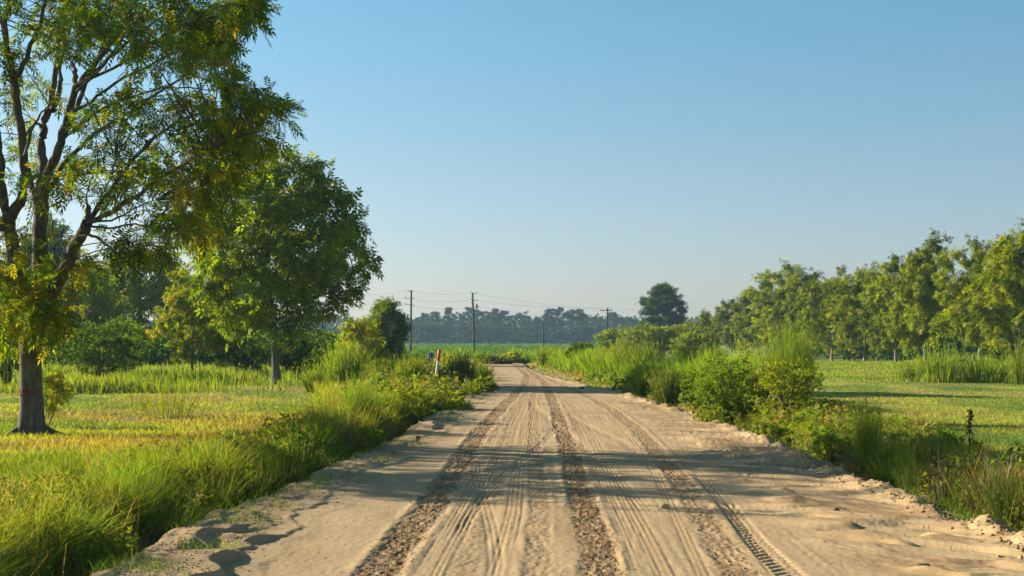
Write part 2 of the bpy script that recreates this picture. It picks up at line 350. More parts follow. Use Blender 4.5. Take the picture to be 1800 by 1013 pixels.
rmb = MB(); rmb.add(np.stack([RX.ravel(), RY.ravel(), rz], 1), q, S0 + (S1 - S0) * br[:, None])
tag(rmb.obj('dirt_road', M_SAND, smooth=True), kind='structure')
def road_z(x, y): return road_fields(np.atleast_1d(np.asarray(x, float)), np.atleast_1d(np.asarray(y, float)))[0]

# loose clods thrown up along the tracks, berm and shoulder
g = rng(11); cx_, cy_, cs_ = [], [], []
def clods(xc, yv, spread, smin, smax):
    cx_.append(xc + g.normal(0, spread, len(yv))); cy_.append(yv); cs_.append(g.uniform(smin, smax, len(yv)) * g.uniform(.5, 1, len(yv)))
for k, n in (('a', 2600), ('b', 3000), ('c', 900)):
    tb = TRK[k][0]; yv = 4250 / g.uniform(60, 450, n); clods(np.interp(yv, tb[:, 0], tb[:, 1]), yv, .085, .003, .014)
yv = 4250 / g.uniform(80, 450, 1500); clods(XR(yv) - .45, yv, .16, .005, .025)
yv = 4250 / g.uniform(80, 450, 3200); clods(XL(yv) + .35, yv, .28, .003, .013)
yv = 4250 / g.uniform(120, 450, 500); clods(g.uniform(-2, 4.2, 500), yv, .1, .004, .011)
cx_, cy_, cs_ = map(np.concatenate, (cx_, cy_, cs_)); cz_ = road_z(cx_, cy_)
OV = A([1, 0, 0], [0, 1, 0], [-1, 0, 0], [0, -1, 0], [.6, .6, .75], [-.6, .6, .75], [-.6, -.6, .75], [.6, -.6, .75]); OQ = np.array([[0, 1, 5, 4], [1, 2, 6, 5], [2, 3, 7, 6], [3, 0, 4, 7], [4, 5, 6, 7]])
OV = np.concatenate([OV[:4] * A(1, 1, 0) + A(0, 0, -.5), OV[4:]])
jit = g.uniform(.6, 1.4, (len(cx_), 8, 3)); V = np.stack([cx_, cy_, cz_], 1)[:, None] + OV[None] * jit * cs_[:, None, None]
cmb = MB(); cmb.add(V, (np.arange(len(cx_))[:, None, None] * 8 + OQ).reshape(-1, 4), np.repeat(S0 * .55 + S1 * g.uniform(.2, .6, (len(cx_), 1)), 8, 0))
tag(cmb.obj('sand_clods', M_EARTH), 'small loose clods of damp sand along the tyre tracks', 'clods', kind='stuff')

# ------------------------------------------------------------------ grass as ground cover
def scatter(seed, n, y0, y1, xlo, xhi, gap=0.0):
    """points on the ground, thinning with distance; keeps off the road"""
    g = rng(seed); d = 4250 / g.uniform(4250 / y1, 4250 / y0, n)
    a, b = xlo(d), xhi(d); x = a + (b - a) * g.uniform(0, 1, n)
    ok = np.maximum(XL(d) - x, x - XR(d)) > gap; return x[ok], d[ok]
def lawn(name, label, seed, n, y0, y1, xlo, xhi, gap, hfun, wk, cmul=1.0, tipmul=1.5, keep=None, segs=2, bend=(.2, .9), cfun=meadow):
    x, d = scatter(seed, n, y0, y1, xlo, xhi, gap); g = rng(seed + 1)
    if keep is not None: k = g.uniform(0, 1, len(x)) < keep(x, d); x, d = x[k], d[k]
    h = hfun(x, d) * g.uniform(.55, 1.25, len(x)); B = np.stack([x, d, ground_z(x, d) - .02], 1)
    c = cfun(x, d) * g.uniform(.45, 1.5, (len(x), 1)) * cmul
    mb = MB(); blades(mb, B, h, np.maximum(.008, wk * d) * g.uniform(.6, 1.5, len(x)), g.uniform(*bend, len(x)), c * .75, c * tipmul, seed + 2, segs)
    return tag(mb.obj(name, M_GRASS), label, 'grass', kind='stuff')
full = lambda d: -.40 * d - 3
lawn('lawn_grass', 'short sunlit mown grass of the left meadow', 100, 210000, 8, 75, full, lambda d: XL(d) - .3, .4,
     lambda x, d: .05 + .10 * fbm(x * .4, d * .3, 7, 3) * sst(60, 12, d) + .03, .00062)
lawn('lawn_grass', 'short sunlit mown grass of the right meadow', 110, 120000, 12, 100, lambda d: XR(d) + .8, lambda d: .42 * d + 4, .7,
     lambda x, d: .04 + .07 * fbm(x * .4, d * .3, 8, 3), .00062)
verge = lambda x, d: .10 + .44 * sst(2.6, .4, XL(d) - x) * (.1 + 1.3 * sst(.3, .7, fbm(x * 1.6, d * .9, 9, 3)))
def verge_col(x, d):
    c = A(.10, .18, .018) + (A(.20, .25, .028) - A(.10, .18, .018)) * fbm(x * .8, d * .5, 23, 3)[:, None]
    return c + (A(.20, .15, .05) - c) * (sst(.6, .75, fbm(x * 1.1, d * .8, 24, 3)) * .7)[:, None]
lawn('verge_grass', 'tall bright green grass along the left edge of the dirt road', 120, 80000, 8, 34, lambda d: XL(d) - 4.5, lambda d: XL(d) - .3, .42, verge, .0006,
     1.0, 1.35, lambda x, d: (sst(4.5, .8, XL(d) - x) * .9 + .1) * (.25 + .75 * sst(.38, .55, fbm(x * 2.2, d * 1.2, 29, 3))), 3, (.2, 1.1), verge_col)
def leaf_weeds(label, seed, n, y0, y1, xlo, xhi, hmax, size):
    x, d = scatter(seed, n, y0, y1, xlo, xhi, .15); g = rng(seed + 1); f = fbm(x * 2.0, d * 1.1, seed, 3); k = f > .42; x, d, f = x[k], d[k], f[k]; N = len(x)
    z = ground_z(x, d) + hmax * sst(.4, .65, f) * np.sqrt(g.uniform(0, 1, N)) * g.uniform(.5, 1.2, N); t = fbm(x * 1.1 + 7, d * .7, seed + 3, 3)
    c = A(.085, .16, .016) + (A(.19, .23, .026) - A(.085, .16, .016)) * g.uniform(0, 1, (N, 1)); c = c + (A(.24, .15, .06) - c) * (sst(.5, .62, t) * .75)[:, None] * (g.uniform(0, 1, (N, 1)) < .7)
    mb = MB(); leaves(mb, np.stack([x, d, z], 1), g.normal(0, 1, (N, 3)) + A(0, 0, .4), size * np.clip(d / 16, .7, 4) * g.uniform(.6, 1.4, N), c, 'leaf', seed + 4, .8)
    return tag(mb.obj('leafy_weeds', M_BUSH), label, 'weeds', kind='stuff')
leaf_weeds('small leaved green and rusty weeds in the bank of the left verge', 170, 42000, 8.5, 34, lambda d: XL(d) - 1.9, lambda d: XL(d) - .1, .34, .26)
leaf_weeds('small leaved green and rusty weeds along the right verge', 180, 42000, 9, 60, lambda d: XR(d) + .1, lambda d: XR(d) + 1.5 + .03 * d, .32, .26)
leaf_weeds('small leaved weeds between the left roadside bushes', 190, 30000, 30, 108, lambda d: XL(d) - 1.5 - .08 * (d - 26), lambda d: XL(d) - .1, .6, .22)
def weed_col(x, d):
    n = fbm(x * .9, d * .25, 25, 3); c = A(.12, .19, .02) + (A(.23, .26, .03) - A(.12, .19, .02)) * n[:, None]
    return c + (A(.30, .19, .085) - c) * (sst(.5, .68, fbm(x * 1.3 + 4, d * .3, 26, 3)) * .8)[:, None]
lawn('roadside_weeds', 'mixed yellow green and brown weeds along the left roadside', 130, 60000, 20, 112, lambda d: XL(d) - .9 - .17 * np.maximum(0, d - 22), lambda d: XL(d) - .25, .3,
     lambda x, d: (.15 + .65 * fbm(x * .8, d * .3, 12, 3)) * (.5 + .5 * sst(.3, 1.2, XL(d) - x)) * (.6 + .4 * sst(24, 45, d)), .00055, 1.0, 1.3, None, 3, (.1, .7), weed_col)
lawn('roadside_weeds', 'mixed green and brown weeds along the right roadside', 140, 75000, 9, 118, lambda d: XR(d) + .1, lambda d: XR(d) + 1.0 + .035 * d, .12,
     lambda x, d: (.06 + .38 * fbm(x * 1.4, d * .7, 13, 3)) * (.45 + .55 * sst(.1, .9, x - XR(d))), .00055, .95, 1.3, None, 3, (.2, .9), weed_col)
tall_col = lambda x, d: A(.13, .20, .025) + (A(.23, .265, .05) - A(.13, .20, .025)) * fbm(x * .5, d * .3, 27, 3)[:, None]
lawn('tall_grass', 'pale tall grass and weeds beyond the mown left meadow', 150, 52000, 46, 95, lambda d: -.40 * d - 3, lambda d: XL(d) - 4, 3,
     lambda x, d: (.10 + .8 * fbm(x * .5, d * .3, 14, 3) ** 1.5), .0006, 1, 1.25, lambda x, d: sst(44, 62, d + 26 * (fbm(x * .25, d * .1, 15, 3) - .35)) * (.25 + .75 * sst(.35, .55, fbm(x * .4, d * .25, 18, 3))), 3, (.05, .5), tall_col)
lawn('tall_grass', 'tall green grass in front of the orchard on the right', 160, 52000, 56, 130, lambda d: 8 + .05 * d, lambda d: .42 * d + 4, 3,
     lambda x, d: (.12 + 1.15 * fbm(x * .3, d * .15, 16, 3) * sst(.27, .31, x / d)) * (.5 + .9 * fbm(x * .8, d * .4, 20, 2)), .0006, 1, 1.3, lambda x, d: sst(57, 72, d + 26 * (fbm(x * .2, d * .1, 17, 3) - .4)) * (.3 + .7 * sst(.35, .55, fbm(x * .35, d * .2, 19, 3))), 3, (.05, .5),
     lambda x, d: A(.13, .21, .02) + (A(.25, .28, .045) - A(.13, .21, .02)) * fbm(x * .5, d * .3, 28, 3)[:, None])

tan = lambda x, d: np.tile(A(.30, .22, .10), (len(x), 1))
lawn('dry_stalks', 'thin dry seed stalks and straw scattered through the left verge', 210, 3200, 8.5, 40, lambda d: XL(d) - 2.6, lambda d: XL(d) - .2, .2, lambda x, d: .2 + .5 * fbm(x * 1.5, d, 33, 2), .0004, 1, 1.2, None, 4, (.1, .9), tan)
lawn('dry_stalks', 'thin dry seed stalks and straw scattered through the right verge', 220, 3200, 9, 60, lambda d: XR(d) + .1, lambda d: XR(d) + 1.6, .12, lambda x, d: .15 + .5 * fbm(x * 1.5, d, 34, 2), .0004, 1, 1.2, None, 4, (.1, .9), tan)

# sparse tufts creeping from the verges onto the sand
g = rng(230); d = 4250 / g.uniform(60, 440, 9000); sd = g.uniform(0, 1, 9000) < .55; u = g.uniform(0, 1, 9000) ** 1.6 * .75
x = np.where(sd, XL(d) + u - .05, XR(d) - u * .8 + .05); k = (vnoise(x * 4, d * 2.2, 231) > .60); x, d = x[k], d[k]
mb = MB(); c = A(.10, .17, .02) * g.uniform(.6, 1.6, (len(x), 1)) + A(.10, .05, .03) * (g.uniform(0, 1, (len(x), 1)) < .25)
blades(mb, np.stack([x, d, road_z(x, d) - .01], 1), g.uniform(.04, .17, len(x)), np.maximum(.006, .0005 * d), g.uniform(.4, 1.3, len(x)), c * .7, c * 1.3, 232, 3)
tag(mb.obj('edge_tufts', M_GRASS), 'sparse small grass tufts creeping onto the sand from both verges', 'grass', kind='stuff')

# ------------------------------------------------------------------ trees
def grow(trunk, tr_rad, targets, seed, rtip=.008, droop=.12, wander=.06, first=1):
    """trunk: polyline nodes; every target is reached by a branch that leaves the nearest, lower node"""
    g = rng(seed); P = [A(*p) for p in trunk]; par = list(range(-1, len(P) - 1)); chains = []
    plen = [0.0]
    for k in range(1, len(P)): plen.append(plen[-1] + np.linalg.norm(P[k] - P[k - 1]))
    start = first; cnt = np.zeros(0)
    order = np.argsort(np.linalg.norm(targets - P[start], axis=1))
    tips = {}
    for ti in order:
        t = targets[ti]; NP = np.array(P)[start:]; pl = np.array(plen)[start:]
        dv = t - NP; dist = np.linalg.norm(dv, axis=1)
        cost = dist + 1.1 * np.maximum(0, .25 * dist - dv[:, 2]) + .12 * pl
        k = int(np.argmin(cost)) + start; n0 = P[k]; L = dist[k - start]; m = max(3, int(L / .5) + 2)
        s = np.linspace(0, 1, m)[1:, None]; ctl = n0 + (t - n0) * .5 + A(0, 0, droop * L) + g.normal(0, wander * L, 3)
        pts = (1 - s) ** 2 * n0 + 2 * s * (1 - s) * ctl + s * s * t + g.normal(0, .012 * L, (m - 1, 3)) * (1 - s)
        ch = [k]; pk = k
        for p in pts:
            P.append(p); par.append(pk); plen.append(plen[pk] + np.linalg.norm(p - P[pk])); pk = len(P) - 1; ch.append(pk)
        chains.append(ch); tips[ti] = pk
    N = len(P); cnt = np.zeros(N)
    for k in tips.values(): cnt[k] += 1
    for k in range(N - 1, 0, -1): cnt[par[k]] += cnt[k]
    cnt = np.maximum(cnt, 1); ex = math.log(max(tr_rad[-1] / rtip, 1.5)) / math.log(max(cnt[len(trunk) - 1], 3))
    rad = rtip * cnt ** min(max(ex, .35), .55)
    return np.array(P), rad, chains
def bark_col(n, seed, base): return base * rng(seed).uniform(.85, 1.15, (n, 1))
def add_wood(mb, P, rad, chains, trunk, tr_rad, base, sides=(10, 5)):
    T = np.array(trunk); sd = sides[0]
    tube(mb, T, tr_rad, sd, base)
    for ch in chains:
        r = rad[ch].copy(); r[0] = min(r[0], r[1] * 1.3); s = sides[1] if r[0] > .03 else 4
        tube(mb, P[ch], r, s, base)
def foliage(mb, wood, cent, rc, nper, origin, size, tpl, colf, seed, twigs=5, base=A(.12, .1, .08), flatz=.75, woodr=.006, down=.35):
    """leafy clumps: every clump is a handful of twigs carrying leaves along their length"""
    g = rng(seed); K = len(cent); rc = np.broadcast_to(rc, (K,))
    out = unit(cent - origin)
    D = unit(g.normal(0, 1, (K, twigs, 3)) + out[:, None, :] * .9 + A(0, 0, .15)); Ln = rc[:, None] * g.uniform(.7, 1.25, (K, twigs))
    E = cent[:, None, :] + D * Ln[..., None] * A(1, 1, flatz)
    if wood is not None:
        for k in range(K):
            for t in range(twigs):
                mid = (cent[k] + E[k, t]) / 2 + A(0, 0, .08 * rc[k]); tube(wood, [cent[k], mid, E[k, t]], [woodr, woodr * .8, woodr * .4], 3, base)
    nt_ = np.maximum(1, (nper * g.uniform(.75, 1.25, K)).astype(int)); kk = np.repeat(np.arange(K), nt_); tt = g.integers(0, twigs, len(kk))
    s = g.uniform(.1, 1.05, len(kk))[:, None]; c = cent[kk]; P = c + (E[kk, tt] - c) * s + g.normal(0, .09, (len(kk), 3)) * rc[kk][:, None]
    P[:, 2] += .08 * rc[kk] * (4 * s * (1 - s))[:, 0]
    dirs = D[kk, tt] * .6 + unit(g.normal(0, 1, P.shape)) * .9 + A(0, 0, -down)
    leaves(mb, P, dirs, size * g.uniform(.7, 1.2, len(kk)), colf(P, kk, g), tpl, seed + 5)
GD, GM, GL, YE = A(.036, .078, .008), A(.115, .190, .010), A(.230, .290, .013), A(.36, .27, .015)
def leafcol(yellow=.06, light=.35, clump=None):
    def f(P, kk, g):
        n = len(P); tone = g.uniform(0, 1, kk.max() + 1)[kk]; t = np.clip(.55 * tone + .6 * g.uniform(0, 1, n) - .1 + (light - .35), 0, 1)[:, None]
        c = np.where(t < .5, GD + (GM - GD) * t * 2, GM + (GL - GM) * (t * 2 - 1))
        yk = (clump[kk] if clump is not None else yellow * 2 * g.uniform(0, 1, kk.max() + 1)[kk])
        yy = (g.uniform(0, 1, n) < yk)[:, None] * g.uniform(.3, 1, (n, 1)); return c + (YE - c) * yy
    return f
def envelope_targets(seed, K, zc, rx, rz_, zmin=.0, lumps=.25, surf=.55, taper=0.0):
    g = rng(seed); out = []
    ph = g.uniform(0, 6.28, 6)
    while len(out) < K:
        d = unit(g.normal(0, 1, 3)); r = g.uniform(0, 1) ** (1 / 3.0) if g.uniform() > surf else g.uniform(.78, 1.0)
        az = math.atan2(d[1], d[0]); b = 1 + lumps * (math.sin(2 * az + ph[0]) * .4 + math.sin(3 * az + ph[1] + 3 * d[2]) * .4 + math.sin(5 * d[2] + ph[2] + az) * .4)
        p = A(d[0] * rx, d[1] * rx, d[2] * rz_) * r * b; p[:2] *= 1 - taper * max(0, d[2] * r); p[2] += zc
        if p[2] > zmin and (not out or min(np.linalg.norm(np.array(out) - p, axis=1)) > .28 * rx / (K / 40) ** (1 / 3)): out.append(p)
        elif g.uniform() < .02 and p[2] > zmin: out.append(p)
    return np.array(out)
def tree(name, label, cat, loc, seed, H, W, trunk_h, trunk_r, K, nper, size, tpl, colf, group=None, rc=None, twigs=5, mesh_twigs=False, base=A(.13, .11, .09), surf=.55, taper=.25, zmin=None, lumps=.25, lean=(0, 0), rz=0):
    t = empty(name, label, cat, loc, rz, group); rx = W / 2 * .86; rzz = (H - trunk_h) / 2 * .92; zc = trunk_h + (H - trunk_h) / 2
    rc = rc if rc else .22 * W
    tg = envelope_targets(seed, K, zc, rx - rc * .45, rzz - rc * .35, (zmin if zmin is not None else trunk_h * .9), lumps, surf, taper)
    top = trunk_h + (H - trunk_h) * .55; zz = np.linspace(-.15, top, 8); g = rng(seed + 2)
    wob = np.cumsum(g.normal(0, .035 * W / 4, (8, 2)), 0); wob -= wob[0]
    trunk = [(wob[k, 0] + lean[0] * zz[k], wob[k, 1] + lean[1] * zz[k], zz[k]) for k in range(8)]
    tr = trunk_r * np.interp(zz / top, [-.05, .03, .12, .5, 1], [1.7, 1.25, 1, .75, .3])
    first = int(np.searchsorted(zz, trunk_h * .85)); P, rad, ch = grow(trunk, tr, tg, seed + 3, .006 + .0006 * W, first=min(first, 6))
    wm = MB(); add_wood(wm, P, rad, ch, trunk, tr, base); lm = MB()
    foliage(lm, wm if mesh_twigs else None, tg, rc, nper, A(0, 0, zc - rzz * .5), size, tpl, colf, seed + 9, twigs, base)
    wm.obj('trunk', M_BARK, t, smooth=True); lm.obj('crown', M_LEAF, t); return t

# --- the big old tree at the left edge, visible limbs followed one by one
D1 = gnd(765.0)
BK = A(.120, .094, .070)
def limb(pts, dofs):                 # picture points with a depth offset running along the limb
    n = len(pts); do = np.interp(np.linspace(0, 1, n), np.linspace(0, 1, len(dofs)), dofs)
    return np.array([px(x, y, D1 + o) for (x, y), o in zip(pts, do)])
base1 = px(57, 765, D1); base1[2] = float(ground_z(A(base1[0]), A(base1[1]))[0])
old = empty('old_tree', 'large old tree with grey furrowed trunk and many upright limbs at the left edge', 'tree', tuple(base1))
W1 = MB(); O1 = base1
def radial(mb, P, r, sides=8): tube(mb, P - O1, r, sides, BK)
tr = limb([(57, 790), (57, 765), (56, 745), (56, 715), (55, 680), (54, 640), (54, 600), (55, 575), (56, 555)], [0, 0])
trr = A(.33, .285, .235, .205, .195, .19, .195, .22, .21)
ss = 18; aa = np.linspace(0, 2 * np.pi, ss, endpoint=False)
fl = 1 + np.outer(A(.36, .30, .20, .12, .09, .08, .08, .06, .02), .55 * np.sin(5 * aa + 1) + .45 * np.sin(3 * aa + 2)); tube(W1, tr - O1, trr, ss, BK, fl)
LIMBS = [
    ([(50, 580), (38, 520), (24, 450), (17, 400), (15, 380)], [0, -.7], .14, .115),
    ([(15, 385), (6, 345), (2, 300), (-4, 240), (-14, 150), (-30, 60), (-40, -60)], [-.7, -2.2], .085, .03),
    ([(17, 385), (30, 362), (41, 335), (44, 300), (38, 240), (29, 184), (28, 147), (18, 116), (11, 70), (12, 0), (20, -80)], [-.7, -1.8], .10, .03),
    ([(31, 134), (48, 95), (66, 55), (78, 10), (88, -70)], [-1.4, -2.4], .05, .02),
    ([(43, 275), (56, 225), (72, 200), (86, 186)], [-1.4, -.2], .03, .012),
    ([(60, 580), (68, 520), (70, 470), (71, 400), (73, 345), (77, 312)], [0, .5], .15, .125),
    ([(77, 312), (74, 270), (74, 235), (80, 205), (90, 185), (96, 147), (100, 100), (112, 40), (118, -60)], [.5, 1.6], .095, .03),
    ([(78, 225), (60, 215), (44, 240)], [.8, -.3], .03, .02),
    ([(92, 195), (102, 170), (107, 140), (104, 116), (120, 60), (140, -40)], [.9, 2.4], .06, .02),
    ([(78, 315), (92, 295), (104, 260), (119, 208), (129, 165), (146, 138), (172, 104), (205, 60), (240, 5), (265, -60)], [.5, -1.2], .095, .025),
    ([(131, 165), (134, 135), (128, 112)], [-.2, .4], .06, .035),
    ([(140, 150), (185, 110), (240, 60), (306, 20), (350, -30)], [-.6, 1.6], .035, .012),
    ([(150, 140), (205, 118), (262, 78), (330, 40), (420, 12)], [-.6, -2.0], .032, .01),
    ([(122, 205), (160, 175), (215, 140), (280, 105), (345, 72), (400, 60)], [-.3, .8], .035, .01),
    ([(136, 160), (170, 130), (200, 90), (230, 40), (250, -20)], [-.5, -2.5], .03, .01),
    ([(109, 245), (140, 220), (170, 195), (230, 170), (300, 150), (380, 160)], [-.1, 1.8], .04, .01),
    ([(60, 590), (82, 535), (100, 502), (121, 460), (134, 427), (147, 406), (154, 392)], [0, -1.4], .13, .09),
    ([(154, 396), (156, 362)], [-1.4, -1.4], .06, .035),
    ([(158, 388), (172, 366), (197, 330), (225, 292), (262, 250), (310, 215), (370, 190), (450, 190)], [-1.4, -.2], .05, .012),
    ([(158, 390), (182, 380), (223, 356), (272, 320), (332, 284), (390, 252), (450, 232)], [-1.4, -2.8], .05, .012),
    ([(185, 381), (230, 352), (285, 312), (335, 280), (372, 270)], [-1.6, -1.0], .03, .01),
    ([(160, 392), (204, 385), (239, 366), (275, 352)], [-1.4, -1.0], .022, .008),
    ([(158, 398), (195, 402), (239, 394), (262, 400), (280, 410)], [-1.4, -2.2], .022, .008),
    ([(140, 415), (165, 414), (190, 432), (213, 453), (249, 484), (275, 507)], [-1.2, -2.6], .03, .007),
    ([(150, 388), (152, 345), (158, 315), (172, 295)], [-1.4, -1.9], .018, .006),
    ([(160, 380), (175, 350), (192, 322), (200, 300), (204, 275)], [-1.4, -2.0], .018, .006),
    ([(92, 480), (95, 430), (90, 385), (86, 360)], [.2, 1.0], .025, .01),
    ([(52, 560), (30, 545), (8, 520), (-20, 490)], [0, 1.5], .05, .015),
    ([(15, 400), (-20, 400), (-60, 420), (-110, 440), (-160, 450)], [-.7, -4.8], .07, .02),  # unseen low limb added to carry clumps that shade the road
    ([(30, 500), (0, 480), (-40, 490), (-90, 505), (-130, 515)], [-.5, -5.4], .05, .015),  # another off-frame limb added for the road shadow
    ([(20, 420), (-10, 380), (-50, 330), (-110, 290), (-170, 250)], [-.4, 1.5], .08, .02),
    ([(5, 330), (-40, 260), (-90, 190), (-150, 110), (-190, 20)], [-1.0, -2.5], .06, .02),
    ([(70, 420), (60, 340), (40, 260), (20, 150), (0, 20), (-20, -120)], [.3, 3.6], .07, .02),
    ([(104, 260), (150, 150), (190, 60), (230, -60), (240, -180)], [0, 3.5], .055, .015),
    ([(72, 360), (110, 290), (170, 230), (240, 190), (330, 130), (420, 90)], [.4, 3.8], .055, .012)]
nodes1 = [tr[-1], tr[-2]]
g = rng(5)
for pts, dof, r0, r1 in LIMBS:
    P = limb(pts, dof); n = len(P); f = np.linspace(0, 1, n)
    tt = np.linspace(0, 1, 3 * n); PP = np.stack([np.interp(tt, f, P[:, k]) for k in range(3)], 1)
    PP[1:-1] = (PP[:-2] + 2 * PP[1:-1] + PP[2:]) / 4; PP[1:-1] += g.normal(0, .012, (3 * n - 2, 3))
    radial(W1, PP, r0 + (r1 - r0) * tt, 8 if r0 > .06 else 5); nodes1 += list(PP[2:])
# leafy places: x, y, half width, half height (picture), how many clumps, yellowness, density
ZONES = [(60, -120, 330, 110, 34, .06, 1.0), (120, 20, 130, 50, 17, .14, .9), (270, 35, 110, 45, 19, .14, 1.0), (385, 28, 65, 38, 14, .12, 1.2), (446, 20, 26, 24, 7, .08, 1.2),
    (300, 100, 70, 40, 12, .10, .8), (362, 90, 45, 36, 11, .12, 1.1), (396, 138, 22, 30, 7, .08, 1.1), (445, 188, 34, 16, 7, .08, 1.1), (488, 200, 14, 8, 4, .03, .9), (380, 208, 40, 20, 7, .18, .9),
    (405, 245, 60, 22, 12, .40, 1.3), (372, 285, 52, 26, 12, .48, 1.2), (452, 246, 26, 14, 5, .25, 1.1), (338, 338, 42, 28, 10, .55, 1.2), (385, 325, 26, 36, 5, .35, 1.0), (295, 398, 42, 24, 8, .55, 1.1),
    (240, 432, 40, 16, 7, .42, 1.0), (330, 225, 50, 40, 10, .22, .8), (230, 215, 60, 40, 10, .15, .7), (250, 300, 40, 30, 8, .10, .8), (150, 90, 60, 40, 10, .12, .9),
    (200, 265, 40, 30, 5, .10, .7), (150, 200, 50, 40, 6, .10, .6), (205, 345, 36, 26, 6, .15, .7), (45, 110, 60, 70, 9, .14, .75), (20, 230, 50, 60, 8, .15, .7), (105, 310, 30, 35, 6, .18, .8), (55, 330, 40, 30, 4, .18, .7),
    (25, 440, 45, 30, 5, .25, .9), (90, 445, 24, 40, 4, .25, .8), (128, 480, 18, 30, 3, .30, .7), (40, 500, 50, 26, 8, .26, 1.1), (75, 540, 42, 22, 8, .30, 1.1), (15, 560, 32, 26, 8, .42, 1.2), (75, 578, 26, 10, 3, .35, .9),
    (-90, 250, 70, 120, 18, .1, 1), (-170, 120, 80, 120, 16, .1, 1), (-120, -20, 110, 80, 16, .1, 1), (-60, 420, 50, 60, 8, .15, 1), (60, -260, 220, 80, 14, .08, 1)]
ZONES = [z + (0,) for z in ZONES] + [(-75, 490, 40, 50, 12, .2, 1.1, -4.2), (-115, 430, 60, 50, 14, .15, 1.1, -3.8), (-90, 370, 50, 40, 8, .15, 1.1, -3.2), (-130, 330, 70, 60, 12, .12, 1.1, -3.2), (-125, 505, 45, 36, 9, .2, 1.1, -5.0), (-110, 450, 40, 30, 7, .2, 1.1, -5.4)]  # last group: off-frame clumps added to widen the tree's shadow on the road
cen, yel, den = [], [], []
for x, y, hw, hh, n, ye, de, oo in ZONES:
    for k in range(n):
        while True:
            a, b = g.uniform(-1, 1, 2)
            if a * a + b * b < 1: break
        hz = max(.2, 1 - abs(x + a * hw - 70) / 560.0)
        o = g.normal(0, 2.1) * hz if y < 430 else g.normal(-.3, .8)
        o -= 1.2 if x > 180 else .4
        cen.append(px(x + a * hw, y + b * hh, D1 + oo + float(np.clip(o, -4.5, 4.5)))); yel.append(np.clip(.06 + .75 * ye * g.uniform(.2, 1.7), 0, .9)); den.append(de * (.72 if x > 330 else 1))
cen = np.array(cen) - O1; yel = np.array(yel); den = np.array(den); NP1 = np.array(nodes1) - O1
for t in cen:                      # thin shoots carry every clump
    dv = t - NP1; dist = np.linalg.norm(dv, axis=1); k = int(np.argmin(dist + .9 * np.maximum(0, .2 * dist - dv[:, 2]))); L = dist[k]
    s = np.linspace(0, 1, 6)[:, None]; ctl = NP1[k] + dv[k] * .5 + A(0, 0, .10 * L) + g.normal(0, .05 * L, 3)
    tube(W1, (1 - s) ** 2 * NP1[k] + 2 * s * (1 - s) * ctl + s * s * t, np.linspace(.008 + .004 * L, .006, 6), 4, BK)
C1 = MB()
foliage(C1, W1, cen, np.where(cen[:, 0] + O1[0] > -5.4, .30, .48), 25 * den, A(0, 0, 3.5), .87, 'pecan', leafcol(clump=yel, light=.42), 77, 6, BK, .85, .005, .3)
trunk1 = W1.obj('trunk', M_BARK, old, smooth=True); C1.obj('crown', M_LEAF, old)
# red paint band on the bark, surface roots
pm = MB(); a_ = np.linspace(-2.5, -.5, 14); zz = np.linspace(0, 1, 4)
tz = px(55, 690, D1)
for zi in range(1):
    V = []; 
    for z in zz:
        for a in a_:
            rr = .203 + .006; V.append((tz[0] - O1[0] + math.cos(a) * rr, math.sin(a) * rr, tz[2] - O1[2] - .055 + z * .11 + .03 * math.sin(a * 7) * (z - .5)))
    n = len(a_); qs = [[r * n + c, r * n + c + 1, (r + 1) * n + c + 1, (r + 1) * n + c] for r in range(3) for c in range(n - 1)]
    pm.add(V, qs, A(.13, .045, .032))
pm.obj('paint_mark', M_BARK, old)
rt = MB()
for a, L in ((-.35, .75), (-1.2, .5), (-2.6, .6), (.5, .6), (2.4, .5)):
    s = np.linspace(0, 1, 8); r_ = .2 + s * L * .8
    tube(rt, np.stack([np.cos(a + .5 * s) * r_, np.sin(a + .5 * s) * r_, .10 * (1 - s) ** 2 - .05 * s], 1), .075 * (1 - s) + .02, 7, BK * .8)
rt.obj('root', M_BARK, old, smooth=True)

def at(x, yb, dz=0.0):                  # ground point under a picture column whose foot is at row yb
    d = gnd(yb); X = (x - CX) / F * d; return (X, d, float(ground_z(A(X), A(d))[0]) + dz)
def atd(x, d):
    X = (x - CX) / F * d; return (X, d, float(ground_z(A(X), A(d))[0]))
def hgt(y, d): return CH + (HY - y) / F * d

# second big tree, dense and dark
tree('shade_tree', 'tall dense dark green tree with a short trunk in the left meadow', 'tree', at(487, 677), 301, 9.4, 7.6, 1.55, .15, 150, 50, 1.3, 'spray', leafcol(.05, .62), rc=.85, twigs=7, mesh_twigs=True, taper=.30, surf=.62, lumps=.16, zmin=1.35)
tree('young_tree', 'yellowing young tree standing left of the dense dark tree', 'tree', at(338, 663), 302, 4.7, 4.4, .75, .06, 46, 60, 1.05, 'spray', leafcol(.3, .75), rc=.62, surf=.5)
tree('field_tree', 'broad mid green tree seen between the old tree and the dense dark tree', 'tree', atd(245, 104), 303, 8.6, 9.5, 1.0, .16, 70, 60, 1.9, 'spray', leafcol(.05, 0.90), rc=1.35)
tree('field_tree', 'mid green tree just right of the old tree trunk, behind the dark bushes', 'tree', atd(135, 92), 304, 6.6, 7.0, .8, .13, 56, 55, 1.7, 'spray', leafcol(.08, 1.00), rc=1.1)
tree('tall_tree', 'tall dark blue green tree rising behind the trunk of the old tree', 'tree', atd(85, 135), 305, 14.0, 9.0, 2.5, .2, 70, 60, 2.2, 'spray', leafcol(.0, .1), rc=1.5)
tree('field_tree', 'green tree at the left picture edge behind the old tree', 'tree', atd(5, 98), 306, 7.0, 7.0, .8, .14, 56, 55, 1.8, 'spray', leafcol(.1, 0.90), rc=1.15)
